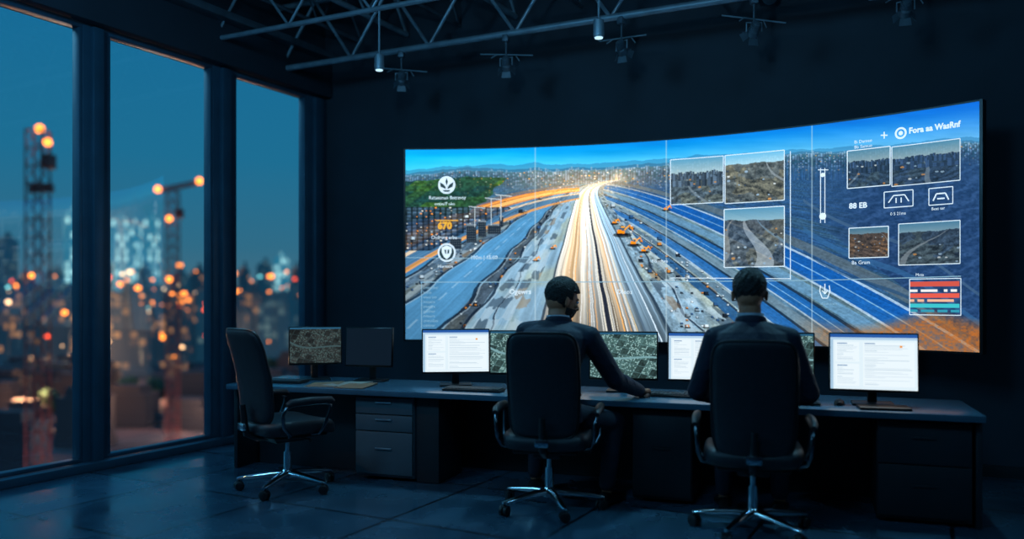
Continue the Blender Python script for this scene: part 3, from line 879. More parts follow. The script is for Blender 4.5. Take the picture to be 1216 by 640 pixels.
ui_text('88 EB', 1008, 248, 9, bold=0.03); ui_text('0 5 21ms', 1056, 256, 5); ui_text('Beat ter', 1105, 250, 5)
ui_text('Ba Gram', 1011, 314, 6); ui_text('Mcta', 1086, 328, 5)
ui_lines('round_icon', [[(975, VY(980, 339)), (974, VY(980, 346)), (977, VY(980, 354)), (983, VY(980, 354)), (986, VY(980, 346)), (985, VY(980, 339))], [(977, VY(980, 345)), (980, VY(980, 349)), (983, VY(980, 345))], [(980, VY(980, 337)), (980, VY(980, 349))]], M_white_ui, 1.1)
ui_text('sbiun roce', 975, 362, 4.5, M_dim_ui)

# ------------------------------------------------------------------ desk
DA = math.atan(0.155)
DL = Vector((-4.5, 4.11, 0)); dd = Vector((math.cos(DA), math.sin(DA), 0)); dn = Vector((-math.sin(DA), math.cos(DA), 0))
DH = 0.60
def DP(s, t, z=0.0): return DL + dd * s + dn * t + Vector((0, 0, z))
LEN = 4.71
desk = empty('desk', DL, DA, 'long dark laminate control-room desk along the display wall', 'desk')
MB().box((LEN / 2, 0.36, DH - 0.018), (LEN, 0.72, 0.036), bev=0.005).obj('worktop', M_desk, desk)
for s in (0.03, LEN - 0.02):
    MB().box((s, 0.38, (DH - 0.036) / 2), (0.03, 0.62, DH - 0.038), bev=0.002).obj('side_panel', M_cab_d, desk)
MB().box((LEN / 2, 0.64, 0.28), (LEN - 0.09, 0.02, 0.555)).obj('modesty_panel', M_desk_e, desk)
MB().box((0.52, 0.30, 0.28), (0.90, 0.02, 0.555)).obj('modesty_panel', M_cab_d, desk)
def cabinet(s0, s1, m, rows, label, hm=None, door=False):
    w_ = s1 - s0
    root = empty('drawer_cabinet' if not door else 'cabinet', DP(s0, 0.05), DA, label, 'cabinet')
    h = DH - 0.040
    MB().box((w_ / 2, 0.26, h / 2 + 0.01), (w_, 0.46, h - 0.02), bev=0.003).obj('body', m, root)
    z = h - 0.012
    for r in rows:
        dh = r * (h - 0.05)
        d = MB().box((w_ / 2, 0.02, z - dh / 2), (w_ - 0.012, 0.022, dh - 0.007), bev=0.002).obj('door' if door else 'drawer', m, root)
        MB().box((w_ / 2, 0.004, z - dh / 2 + min(dh * 0.2, 0.03)), (min(0.12, w_ * 0.3), 0.012, 0.011), bev=0.003).obj('handle', hm or M_steel, d)
        z -= dh
    return root
cabinet(1.00, 1.43, M_cab, [0.22, 0.22, 0.56], 'graphite three-drawer cabinet with slim handles beneath the desk')
MB().box((0.085, 0.2, 0.28), (0.16, 0.38, 0.55), bev=0.003).obj('cupboard', M_cab_d, loc=DP(1.44, 0.07), rotz=DA, label='narrow dark cupboard unit beneath the desk', category='cabinet')
cabinet(2.87, 3.22, M_cab_d, [1.0], 'plain dark cabinet beneath the desk between the men', M_cab_d, True)
cabinet(4.20, 4.66, M_cab_d, [0.45, 0.55], 'dark two-drawer cabinet beneath the desk end', M_cab_d)

# ------------------------------------------------------------------ monitors
def pic_doc(seed):
    W, H = 280, 180
    x, y = np.meshgrid(np.linspace(0, 1, W), np.linspace(0, 1, H))
    C = np.zeros((H, W, 3)) + np.array([222, 238, 246.])
    C[y < 0.06] = (40, 90, 165)
    C[(y >= 0.06) & (y < 0.105)] = (176, 206, 230)
    C[(x < 0.035) & (y > 0.105)] = (166, 198, 222)
    rng = np.random.RandomState(seed)
    for (x0, x1, y0, y1) in [(0.06, 0.34, 0.14, 0.50), (0.06, 0.34, 0.54, 0.94), (0.38, 0.97, 0.14, 0.94)]:
        m = (x > x0) & (x < x1) & (y > y0) & (y < y1)
        C[m] = (232, 244, 250)
        m2 = (x > x0 + 0.02) & (x < x0 + 0.14) & (y > y0 + 0.02) & (y < y0 + 0.036); C[m2] = (110, 146, 184)
        yy = y0 + 0.06
        while yy < y1 - 0.03:
            l_ = (x1 - x0 - 0.04) * (rng.uniform(0.75, 1.0) if rng.rand() > 0.4 else rng.uniform(0.2, 0.5))
            m3 = (x > x0 + 0.02) & (x < x0 + 0.02 + l_) & (y > yy) & (y < yy + 0.007)
            C[m3] = (188, 208, 222)
            yy += 0.024 if rng.rand() > 0.15 else 0.05
    m = (x > 0.80) & (x < 0.83) & (y > 0.2) & (y < 0.235); C[m] = (235, 150, 60)
    return C
def pic_aerial(seed, tone=(0.70, 1.0, 0.98), lum=1.0):
    W, H = 280, 180
    x, y = np.meshgrid(np.linspace(0, 1, W), np.linspace(0, 1, H))
    n = fbm(x * 8, y * 6, seed); n2 = fbm(x * 44 + y * 6, y * 30, seed + 4)
    xr = x * 0.9 + y * 0.35; yr = y * 0.9 - x * 0.3
    pid = hsh(np.floor(xr * 9), np.floor(yr * 7), seed)
    g = (26 + 50 * pid + 60 * n * n2 + 34 * n2) * lum
    C = np.stack([g * tone[0], g * tone[1], g * tone[2]], -1)
    fx = xr * 9 - np.floor(xr * 9); fy = yr * 7 - np.floor(yr * 7)
    C[(fx < 0.05) | (fy < 0.05)] = np.array([96, 134, 138]) * lum
    bx = xr * 54 - np.floor(xr * 54); by = yr * 36 - np.floor(yr * 36)
    bl = (hsh(np.floor(xr * 54), np.floor(yr * 36), seed + 7) > 0.72) & (bx > 0.2) & (by > 0.25) & (pid > 0.35)
    C[bl] = np.array([150, 190, 188]) * lum
    r = np.abs(yr - 0.30 - 0.12 * np.sin(xr * 4)) < 0.022
    C[r] = np.array([120, 162, 168]) * lum
    C[y < 0.04] = np.array([40, 90, 120])
    return C
def pic_off(seed):
    W, H = 12, 8
    return np.zeros((H, W, 3)) + np.array([12, 24, 36.])
M_scr = vcol_mat('monitor_picture', 1.05, 0.2)
def monitor(loc, rz, wd, ht, zc, C, label, tilt=4):
    root = empty('computer_monitor', loc, rz, label, 'monitor')
    zc = zc - DH
    T = Matrix.Translation((0, -0.02, zc)) @ Matrix.Rotation(math.radians(-tilt), 4, 'X')
    mb = MB(); mb.M = T
    mb.box((0, 0.012, 0), (wd, 0.022, ht), bev=0.005)
    mb.box((0, 0.03, -0.01), (wd * 0.6, 0.026, ht * 0.6), bev=0.01)
    mb.obj('display_housing', M_bezel, root)
    H, W, _ = C.shape
    u, v = np.meshgrid(np.linspace(-0.5, 0.5, W), np.linspace(0.5, -0.5, H))
    Pm = np.stack([u * (wd - 0.016), 0 * u - 0.0005, v * (ht - 0.024) + 0.003], -1)
    R = np.array(T.to_3x3()); t = np.array(T.to_translation())
    grid_mesh('screen', Pm @ R.T + t, C, M_scr, root)
    mb = MB()
    mb.box((0, 0.05, (zc) / 2 + 0.01), (0.05, 0.018, zc + 0.02), bev=0.005)
    mb.box((0, 0.03, zc), (0.07, 0.05, 0.07), bev=0.006)
    mb.obj('stand_neck', M_black, root)
    MB().box((0, 0.03, 0.007), (0.22, 0.16, 0.012), bev=0.005).obj('stand_base', M_black, root)
    return root
def face(x, y, extra=0.0):
    return math.atan2(y, x) - math.pi / 2 + extra
mons = [
 ((-4.17, 4.66), 0.10, 0.385, 0.285, 0.855, pic_aerial(3, (0.92, 1.0, 0.98), 0.5), 'black monitor showing a dim grey aerial site image'),
 ((-3.74, 4.76), -0.42, 0.37, 0.29, 0.85, pic_off(1), 'switched-off black monitor turned slightly on its stand'),
 ((-3.02, 4.79), 0.05, 0.468, 0.31, 0.84, pic_doc(5), 'lit monitor showing a white document page'),
 ((-2.55, 4.90), 0.0, 0.46, 0.30, 0.84, pic_aerial(8), 'monitor showing a green aerial map behind the chair back'),
 ((-1.87, 4.99), -0.06, 0.44, 0.315, 0.835, pic_aerial(12), 'monitor showing a green aerial map beside the seated man'),
 ((-1.375, 5.05), 0.0, 0.42, 0.31, 0.84, pic_doc(9), 'lit monitor with a white document page partly hidden by a man'),
 ((-0.93, 5.12), 0.0, 0.42, 0.31, 0.845, pic_aerial(17), 'monitor with a green aerial map partly hidden by a man'),
 ((-0.395, 5.04), 0.10, 0.468, 0.335, 0.842, pic_doc(13), 'large lit monitor with a white document page near the desk end'),
]
for (xy, ex, wd, ht, zc, C, lab) in mons:
    monitor((xy[0], xy[1], DH), face(xy[0], xy[1], ex), wd, ht, zc, C, lab)

M_key = mat('dark_keycaps', (40, 46, 52), 0.45, nscale=30, namt=0.2)
def keyboard(loc, rz, label):
    root = empty('keyboard', loc, rz, label, 'keyboard', 'desk keyboards')
    MB().box((0, 0, 0.009), (0.40, 0.13, 0.014), rot=Euler((math.radians(1), 0, 0)), bev=0.004).obj('body', M_black, root)
    mb = MB()
    for r in range(5):
        for c in range(15):
            if r == 0 and 4 <= c <= 8: continue
            mb.box((-0.18 + c * 0.0257, -0.045 + r * 0.0225, 0.018 + r * 0.0008), (0.021, 0.018, 0.006), bev=0.0015, seg=1)
        if r == 0: mb.box((-0.026, -0.045, 0.018), (0.12, 0.018, 0.006), bev=0.0015, seg=1)
    mb.obj('keycaps', M_key, root)['kind'] = 'stuff'
    return root
k0 = keyboard(DP(0.28, 0.24, DH), DA + 0.05, 'slim black keyboard lying on the desk')
for (s, t, rz) in [(1.80, 0.20, DA), (3.08, 0.32, DA - 0.05), (3.72, 0.20, DA)]:
    dup(k0, DP(s, t, DH), rz)
def mouse(loc, rz):
    root = empty('computer_mouse', loc, rz, 'small black computer mouse on the desk', 'mouse', 'desk mice')
    mb = MB(); rings = []
    for i in range(9):
        k = i / 8; y = -0.052 + 0.104 * k; w_ = 0.030 * math.sin(math.pi * (0.12 + 0.76 * k)) ** 0.5; h = 0.034 * math.sin(math.pi * (0.1 + 0.75 * (1 - k))) ** 0.8
        rings.append([Vector((w_ * math.cos(a), y, max(0.001, h * math.sin(a)))) for a in [math.pi * j / 11 for j in range(12)]])
    mb.loft(rings); mb.obj('body', M_black, root)
    MB().cyl((-0.003, 0.028, 0.029), (0.003, 0.028, 0.029), 0.006, seg=12).obj('scroll_wheel', M_steel_d, root)
    return root
m0 = mouse((-1.655, 4.79, DH), 0.0)
dup(m0, DP(4.02, 0.25, DH), DA)
for i, (s, t, rz, m) in enumerate([(0.66, 0.22, 0.3, M_paper_b), (0.80, 0.30, -0.2, M_paper), (0.93, 0.19, 0.15, M_paper_b)]):
    mb = MB()
    n = 8; vs = []; fs = []
    zz = i * 0.0015
    for a_ in range(n):
        for b_ in range(n):
            u = a_ / (n - 1) - 0.5; v = b_ / (n - 1) - 0.5
            vs.append((u * 0.21, v * 0.297, 0.0014 + 0.012 * max(0, (u + v) * 0.9) ** 2 + zz))
    for a_ in range(n - 1):
        for b_ in range(n - 1):
            fs.append([a_ * n + b_, (a_ + 1) * n + b_, (a_ + 1) * n + b_ + 1, a_ * n + b_ + 1])
    o = len(vs)
    vs2 = [(x, y, 0.0003 + zz) for x, y, z in vs]
    fs2 = [[q + o for q in f][::-1] for f in fs]
    edge = []
    for a_ in range(n - 1):
        for (p, q) in [((a_, 0), (a_ + 1, 0)), ((a_ + 1, n - 1), (a_, n - 1)), ((0, a_ + 1), (0, a_)), ((n - 1, a_), (n - 1, a_ + 1))]:
            i0 = p[0] * n + p[1]; i1 = q[0] * n + q[1]
            edge.append([i0, i0 + o, i1 + o, i1])
    mb.add(vs + vs2, fs + fs2 + edge)
    mb.obj('paper_sheet', m, loc=DP(s, t, DH), rotz=DA + rz, label='loose %s sheet lying on the desk' % ('brown paper' if m is M_paper_b else 'pale paper'), category='paper')
MB().box((0, 0, 0.008), (0.26, 0.15, 0.014), bev=0.004).obj('tablet_computer', M_bezel, loc=DP(4.24, 0.13, DH), rotz=DA + 0.1, label='flat black tablet lying on the desk', category='tablet')

# ------------------------------------------------------------------ office chairs
def superell(hw, hh, n, k=48):
    pts = []
    for i in range(k):
        a = 2 * math.pi * i / k
        c, s = math.cos(a), math.sin(a)
        pts.append((hw * math.copysign(abs(c) ** (2 / n), c), hh * math.copysign(abs(s) ** (2 / n), s)))
    return pts
def pillow(mb, hw, hh, n, th, fmap):
    ol = superell(hw, hh, n)
    rings = []
    for sc, t in [(0.03, 1), (0.35, 1), (0.65, 1.0), (0.85, 0.93), (0.94, 0.8), (0.985, 0.5), (1.0, 0.15), (1.0, -0.15), (0.985, -0.5), (0.94, -0.8), (0.85, -0.93), (0.65, -1.0), (0.35, -1), (0.03, -1)]:
        rings.append([fmap(x * sc, y * sc, t * th / 2) for x, y in ol])
    mb.loft(rings)

def office_chair(loc, rz, label, base_rot=0.2, bw=0.208, zsh=0.0):
    root = empty('office_chair', loc, rz, label, 'chair')
    mb = MB()
    def fs(x, y, t):
        z = 0.406 + t - 0.035 * max(0, (y - 0.12) / 0.13) ** 2 + 0.25 * x * x * (1 if t > 0 else 0.3)
        return Vector((x, y + 0.0, z))
    pillow(mb, 0.245, 0.25, 4.2, 0.09, fs)
    mb.obj('seat', M_leather, root)
    MB().box((0, 0, 0.352), (0.36, 0.36, 0.02), bev=0.008).obj('seat_pan', M_black, root)
    def fb(x, z, t):
        k = (z + 0.285) / 0.57
        wsc = 1.0 - 0.10 * (1 - k) ** 2 - 0.07 * k ** 3
        y = -0.235 - 0.11 * k + 0.03 * math.sin(k * math.pi) + 0.7 * x * x
        return Vector((x * wsc, y + t, 0.730 + zsh + z))
    mb = MB()
    pillow(mb, bw, 0.285, 7.0, 0.05, fb)
    mb.obj('backrest', M_leather, root)
    mb = MB()
    ol = superell(bw + 0.003, 0.288, 7.0, 48)
    rr = [fb(x, z, 0.0) for x, z in ol]
    mb.tube(rr + [rr[0]], 0.008, 8)
    mb.obj('backrest_piping', M_black, root)
    mb = MB()
    mb.tube([(0, -0.05, 0.345), (0, -0.20, 0.345), (0, -0.275, 0.38), (0, -0.29, 0.46), (0, -0.30, 0.56)], [0.022, 0.022, 0.022, 0.02, 0.016], 12)
    mb.obj('back_support', M_black, root)
    MB().box((0, -0.305, 0.425), (0.075, 0.022, 0.045), bev=0.006).obj('bracket', M_chrome, root)
    for sx in (-1, 1):
        mb = MB()
        mb.tube([(sx * 0.20, 0.06, 0.365), (sx * 0.262, 0.07, 0.375), (sx * 0.28, 0.09, 0.41), (sx * 0.285, 0.135, 0.51), (sx * 0.285, 0.135, 0.545), (sx * 0.285, 0.10, 0.565), (sx * 0.283, -0.10, 0.565), (sx * 0.28, -0.155, 0.55), (sx * 0.275, -0.18, 0.51), (sx * 0.268, -0.17, 0.43), (sx * 0.255, -0.12, 0.38), (sx * 0.20, -0.10, 0.365)], 0.0115, 12)
        arm = mb.obj('armrest', M_dchrome, root)
        mb = MB()
        mb.tube([(sx * 0.285, 0.155, 0.565), (sx * 0.285, 0.135, 0.578), (sx * 0.285, 0.0, 0.583), (sx * 0.284, -0.13, 0.578), (sx * 0.283, -0.16, 0.565)], [0.015, 0.022, 0.024, 0.022, 0.015], 14)
        mb.obj('arm_pad', M_leather, arm)
    mb = MB(); mb.box((0, -0.01, 0.33), (0.16, 0.22, 0.05), bev=0.012)
    mb.obj('tilt_mechanism', M_black, root)
    MB().tube([(0.06, 0.02, 0.335), (0.20, 0.03, 0.335), (0.235, 0.03, 0.33)], [0.006, 0.006, 0.012], 10).obj('lever', M_black, root)
    mb = MB(); mb.cyl((0, 0, 0.10), (0, 0, 0.24), 0.026); mb.cyl((0, 0, 0.235), (0, 0, 0.32), 0.015)
    mb.obj('gas_column', M_chrome, root)
    b = empty('star_base', (0, 0, 0), base_rot, parent=root)
    MB().tube([(0, 0, 0.07), (0, 0, 0.075), (0, 0, 0.11), (0, 0, 0.125)], [0.03, 0.042, 0.04, 0.03], 24).obj('hub', M_chrome, b)
    for k in range(5):
        a = 2 * math.pi * k / 5
        mb = MB(); mb.M = Matrix.Rotation(a, 4, 'Z')
        rings = []
        for (x, z, w_, h) in [(0.02, 0.100, 0.028, 0.024), (0.10, 0.097, 0.025, 0.020), (0.20, 0.086, 0.021, 0.016), (0.285, 0.076, 0.018, 0.012), (0.31, 0.073, 0.011, 0.008)]:
            rings.append([Vector((x, w_ * math.cos(t), z + h * math.sin(t))) for t in [2 * math.pi * j / 14 for j in range(14)]])
        mb.loft(rings); mb.obj('base_leg', M_chrome, b)
        mb = MB(); mb.M = Matrix.Rotation(a, 4, 'Z') @ Matrix.Translation((0.298, 0, 0)) @ Matrix.Rotation(0.6 + k, 4, 'Z')
        mb.cyl((0, 0, 0.045), (0, 0, 0.072), 0.007, seg=10)
        for sy in (-1, 1):
            mb.tube([(0.0, sy * 0.004, 0.029), (0.0, sy * 0.006, 0.029), (0.0, sy * 0.022, 0.029), (0.0, sy * 0.025, 0.029)], [0.022, 0.0288, 0.0288, 0.023], 18)
        mb.box((0.0, 0, 0.050), (0.038, 0.034, 0.014), bev=0.005)
        mb.obj('caster', M_black, b)
    return root
A = (-3.70, 3.88); B = (-2.03, 4.22); Cc = (-0.905, 4.30)
FA, FB, FC = math.radians(72), math.radians(108), math.radians(103)
office_chair((A[0], A[1], 0), FA - math.pi / 2, 'empty black office chair with dark arms turned beside the desk', 0.3, 0.218)
office_chair((B[0], B[1], 0), FB - math.pi / 2, 'black high-back office chair with chrome base under a man', 0.1, 0.200)
office_chair((Cc[0], Cc[1], 0), FC - math.pi / 2, 'black high-back office chair seen from behind under a man', 0.5, 0.206, -0.02)

# ------------------------------------------------------------------ people
def hand(mb, wrist, fdir, up, side, curl=1.0):
    y = Vector(fdir).normalized(); z = Vector(up); z = (z - y * z.dot(y)).normalized(); x = y.cross(z)
    M0 = Matrix(((x.x, y.x, z.x, wrist[0]), (x.y, y.y, z.y, wrist[1]), (x.z, y.z, z.z, wrist[2]), (0, 0, 0, 1)))
    old = mb.M; mb.M = M0
    t = -1 if side > 0 else 1
    mb.box((0, 0.048, 0), (0.078, 0.088, 0.026), bev=0.011, seg=3)
    mb.ell((t * 0.022, 0.03, -0.006), (0.02, 0.034, 0.017))
    mb.cap((0, -0.03, 0), (0, 0.02, 0), 0.024, 0.026)
    for i, (ox, ln, by) in enumerate([(0.030, 0.070, 0.088), (0.0105, 0.078, 0.092), (-0.0095, 0.072, 0.088), (-0.029, 0.056, 0.080)]):
        p = Vector((t * ox, by - 0.012, 0.0)); ang = -0.10
        r = 0.0092
        for j, fr in enumerate((0.48, 0.29, 0.23)):
            ang2 = ang - [0.12, 0.42, 0.30][j] * curl
            q = p + Vector((t * ox * 0.12 * fr, math.cos(ang2), math.sin(ang2))) * ln * fr * (1.2 if j == 0 else 1)
            mb.cap(p, q, r, r - 0.0008, 10)
            p = q; r -= 0.0009; ang = ang2
    p0 = Vector((t * 0.028, 0.018, -0.004)); p1 = Vector((t * 0.058, 0.048, -0.010)); p2 = Vector((t * 0.064, 0.078, -0.018)); p3 = Vector((t * 0.060, 0.098, -0.022))
    mb.cap(p0, p1, 0.013, 0.0108, 10); mb.cap(p1, p2, 0.0105, 0.0094, 10); mb.cap(p2, p3, 0.0094, 0.0082, 10)
    mb.M = old

def person(loc, facing, J, label, skin, suit, beard=False):
    root = empty('person', loc, facing - math.pi / 2, label, 'person')
    pel, chest, neck, head = [Vector(J[k]) for k in ('pelvis', 'chest', 'neck', 'head')]
    def spine(k):
        c = chest * 2 - (pel + neck) / 2
        return pel * (1 - k) ** 2 + c * 2 * k * (1 - k) + neck * k * k
    sh_axis = (Vector(J['shR']) - Vector(J['shL'])); yaw = math.atan2(sh_axis.y, sh_axis.x)
    def torso(mb, sc):
        prof = [(-0.03, .150, .11), (0.0, .180, .136), (.12, .182, .138), (.28, .166, .126), (.42, .164, .122), (.58, .180, .126), (.70, .194, .128), (.80, .200, .122), (.87, .186, .108), (.93, .134, .088), (.98, .084, .074), (1.02, .064, .062)]
        rings = []
        for k, rx, ry in prof:
            c = spine(k); yw = yaw * k
            ax = Vector((math.cos(yw), math.sin(yw), 0)); ay = Vector((-math.sin(yw), math.cos(yw), 0))
            tl = (neck - pel).normalized()
            ay = (ay - tl * ay.dot(tl) * 0.7).normalized()
            tilt = sh_axis.normalized().z * k
            rings.append([c + (ax + Vector((0, 0, tilt))) * rx * sc * math.copysign(abs(math.cos(a)) ** 0.85, math.cos(a)) + ay * ry * sc * math.copysign(abs(math.sin(a)) ** 0.9, math.sin(a)) for a in [2 * math.pi * j / 32 for j in range(32)]])
        mb.loft(rings)
    mb = MB()
    torso(mb, 0.88)
    for s_, S in ((1, 'R'), (-1, 'L')):
        sh, elb, wr = Vector(J['sh' + S]), Vector(J['el' + S]), Vector(J['wr' + S])
        mb.cap(sh, elb, 0.044, 0.036); mb.cap(elb, wr, 0.036, 0.025)
        mb.cap(spine(0.82), sh, 0.05, 0.043)
        hand(mb, wr, J['hd' + S], (0, 0, 1), s_, J.get('curl' + S, 1.0))
        hip = pel + Vector((s_ * 0.09, 0.02, -0.0)); kn = Vector(J['kn' + S]); an = Vector(J['an' + S])
        mb.cap(hip, kn, 0.068, 0.048); mb.cap(kn, an, 0.046, 0.032)
        td = Vector((an.x - 0.0, an.y + 0.13, 0.04))
        mb.cap(an + Vector((0, 0, -0.02)), td, 0.03, 0.024)
    HM = Matrix.Translation(head) @ Euler((J.get('hpitch', 0), J.get('hroll', 0), J.get('hyaw', 0))).to_matrix().to_4x4()
    hc0 = HM @ Vector((0, -0.020, -0.070))
    mb.cap(neck - Vector((0, 0, 0.05)), hc0, 0.060, 0.056)
    mb.M = HM
    mb.ell((0, -0.012, 0.025), (0.077, 0.098, 0.086), nu=28, nv=18)
    mb.ell((0, -0.030, -0.010), (0.066, 0.072, 0.070), nu=24, nv=16)
    mb.ell((0, 0.022, -0.03), (0.062, 0.068, 0.072))
    mb.ell((0, 0.045, -0.078), (0.038, 0.038, 0.026))
    mb.ell((0, 0.018, -0.062), (0.057, 0.055, 0.036))
    mb.cap((0, 0.088, 0.005), (0, 0.104, -0.028), 0.008, 0.013, 10)
    mb.ell((0.010, 0.096, -0.032), (0.008, 0.009, 0.007)); mb.ell((-0.010, 0.096, -0.032), (0.008, 0.009, 0.007))
    mb.ell((0, 0.078, 0.022), (0.052, 0.014, 0.010))
    mb.ell((0, 0.084, -0.054), (0.022, 0.010, 0.0055)); mb.ell((0, 0.083, -0.063), (0.019, 0.010, 0.0055))
    for s_ in (-1, 1):
        mb.ell((s_ * 0.040, 0.066, -0.018), (0.022, 0.018, 0.016))
        mb.ell((s_ * 0.083, -0.008, -0.010), (0.008, 0.017, 0.029), Euler((math.radians(-8), 0, s_ * 0.4)))
        mb.ell((s_ * 0.088, -0.015, 0.004), (0.006, 0.010, 0.018), Euler((0, 0, s_ * 0.6)))
    mb.M = Matrix()
    remeshed(mb, 'body', skin, root, 0.0045, 3)
    for s_ in (-1, 1):
        e = MB(); e.M = HM
        e.ell((s_ * 0.031, 0.078, 0.006), (0.0125, 0.0115, 0.009), nu=16, nv=10)
        e.obj('eye', M_shirt, root)
    c0 = Vector((0, -0.012, 0.025))
    def shell(name, keep, thk_fn, hug=True, C0=None, RB=(0.077, 0.098, 0.086)):
        cc = C0 or c0
        mb = MB(); mb.M = HM
        nu, nv = 110, 72
        idx = {}
        for i in range(nv + 1):
            t = math.pi * i / nv
            for j in range(nu):
                a = 2 * math.pi * j / nu
                d = Vector((math.sin(t) * math.cos(a), math.sin(t) * math.sin(a), math.cos(t)))
                jr = (math.sin(j * 12.9898 + i * 78.233) * 43758.5453) % 1.0 - 0.5
                jit = 1 + 0.050 * jr * (1.0 if d.z > -0.1 else 0.5) + 0.014 * math.sin(j * 0.7 + i * 0.5)
                thk = thk_fn(d)
                r = Vector((RB[0] + thk, RB[1] + thk, RB[2] + thk * 1.2))
                p = cc + Vector((d.x * r.x, d.y * r.y, d.z * r.z)) * jit
                if hug and p.z < 0.0 and p.y < 0:
                    p.y += 0.008 * (-p.z) / 0.05
                idx[(i, j)] = p
        sel = []
        for i in range(nv):
            for j in range(nu):
                q = [idx[(i, j)], idx[(i + 1, j)], idx[(i + 1, (j + 1) % nu)], idx[(i, (j + 1) % nu)]]
                if all(keep(p) for p in q): sel.append((i, j))
        bmv = {}; vs = []
        def vid(i, j):
            j %= nu
            if (i, j) not in bmv:
                bmv[(i, j)] = len(vs); vs.append(idx[(i, j)])
            return bmv[(i, j)]
        fs = [[vid(i, j), vid(i + 1, j), vid(i + 1, j + 1), vid(i, j + 1)] for i, j in sel]
        o = len(vs)
        inner = [cc + (p - cc) * 0.84 for p in vs]
        ec = set()
        for f in fs:
            for k in range(4): ec.add((f[k], f[(k + 1) % 4]))
        side = [[a, b, b + o, a + o] for (a, b) in ec if (b, a) not in ec]
        mb.add(vs + inner, fs + [[q + o for q in f][::-1] for f in fs] + side)
        mb.obj(name, M_hair, root, angle=80)
    def keep_hair(p):
        if p.y > 0.03: return p.z > 0.055 + (p.y - 0.03) * 0.1
        if p.y > -0.002: return p.z > 0.006
        return p.z > -0.062 - 0.014 * (p.y < -0.05)
    shell('hair', keep_hair, lambda d: 0.005 + 0.015 * max(0, d.z + 0.30) ** 1.2)
    if beard:
        shell('beard', lambda p: p.z < -0.038 and p.y > 0.0 and not (p.z > -0.072 and p.y > 0.082 and abs(p.x) < 0.02), lambda d: 0.006, False, Vector((0, 0.022, -0.04)), (0.062, 0.066, 0.066))
    mb = MB()
    nd = (hc0 - neck).normalized()
    rings = []
    for k, r in [(-0.012, 0.070), (0.022, 0.068), (0.028, 0.0675), (0.028, 0.062), (-0.012, 0.062)]:
        c = neck + nd * (k + 0.012)
        rings.append([c + Vector((math.cos(a) * r, math.sin(a) * r * 1.02, 0.005 * math.sin(a) * -1)) for a in [2 * math.pi * j / 28 for j in range(28)]])
    mb.loft(rings); mb.obj('shirt_collar', M_shirt, root)
    mb = MB()
    torso(mb, 1.0)
    for s_, S in ((1, 'R'), (-1, 'L')):
        sh, elb, wr = Vector(J['sh' + S]), Vector(J['el' + S]), Vector(J['wr' + S])
        mb.cap(sh, elb, 0.066, 0.057); mb.cap(elb, elb + (wr - elb) * 0.93, 0.057, 0.041)
        mb.ell(sh + Vector((s_ * 0.002, 0, 0.010)), (0.062, 0.066, 0.056))
        mb.cap(spine(0.88) + Vector((s_ * 0.04, 0, 0.0)), sh + Vector((-s_ * 0.01, 0, 0.012)), 0.068, 0.058)
        mb.cap(neck + Vector((s_ * 0.03, -0.015, -0.035)), sh + Vector((-s_ * 0.02, 0, 0.024)), 0.038, 0.042)
        for kk, ra in ((0.25, .069), (0.45, .068), (0.62, .066), (0.80, .064), (0.95, 0.063)):
            c = sh.lerp(elb, kk); mb.ell(c, (ra, ra, 0.012), Euler((0.45 * (1 if int(kk * 100) % 2 else -1), s_ * 0.5, 0)))
        for kk, ra in ((0.12, .062), (0.3, .058), (0.5, 0.054)):
            c = elb.lerp(wr, kk); mb.ell(c, (ra, 0.014, ra), Euler((0.3, 0, s_ * (0.5 if kk == 0.3 else -0.2))))
    rings = []
    for k, rx, ry in [(-0.02, .194, .148), (0.06, .194, .150), (0.2, .175, .134)]:
        c = spine(k)
        rings.append([c + Vector((math.cos(a) * rx, math.sin(a) * ry, 0)) for a in [2 * math.pi * j / 32 for j in range(32)]])
    mb.loft(rings)
    remeshed(mb, 'jacket', suit, root, 0.006, 2)
    mb = MB()
    rings = []
    for j in range(21):
        a = math.pi * 0.72 + math.pi * 1.56 * j / 20
        dirv = Vector((math.cos(a), math.sin(a), 0)); back = max(0.0, -math.sin(a))
        o_ = neck + dirv * 0.075 + Vector((0, 0, 0.000 + 0.018 * back))
        prof = [(0.000, -0.030), (0.006, 0.0), (0.000, 0.016), (-0.006, 0.014), (-0.008, -0.01), (-0.006, -0.03)]
        rings.append([o_ + dirv * r_ + Vector((0, 0, z_)) for r_, z_ in prof])
    mb.loft(rings); mb.obj('jacket_collar', suit, root)
    mb = MB()
    mb.ell(pel + Vector((0, 0.0, 0.03)), (0.172, 0.13, 0.09))
    for s_, S in ((1, 'R'), (-1, 'L')):
        hip = pel + Vector((s_ * 0.09, 0.03, 0.02)); kn = Vector(J['kn' + S]); an = Vector(J['an' + S])
        mb.cap(hip, kn, 0.085, 0.064); mb.cap(kn, an + Vector((0, 0, 0.035)), 0.062, 0.048)
    remeshed(mb, 'trousers', M_trous, root, 0.008, 4)
    for s_, S in ((1, 'R'), (-1, 'L')):
        an = Vector(J['an' + S]); td = Vector(J.get('toe' + S, (0.1 * s_, 1, 0))).normalized()
        mb = MB(); rings = []
        sx_ = Vector((td.y, -td.x, 0))
        for k, w_, h in [(-0.065, .022, .05), (-0.055, .034, .075), (-0.02, .037, .085), (0.04, .040, .070), (0.10, .046, .050), (0.16, .045, .042), (0.20, .032, .034), (0.212, .016, .024)]:
            c = Vector((an.x, an.y, 0)) + td * k
            rings.append([c + sx_ * w_ * math.copysign(abs(math.cos(a)) ** 0.8, math.cos(a)) + Vector((0, 0, 0.004 + max(0, (h / 2 + h / 2 * math.sin(a))))) for a in [2 * math.pi * j / 20 for j in range(20)]])
        mb.loft(rings)
        mb.obj('shoe', M_shoe, root)
    return root

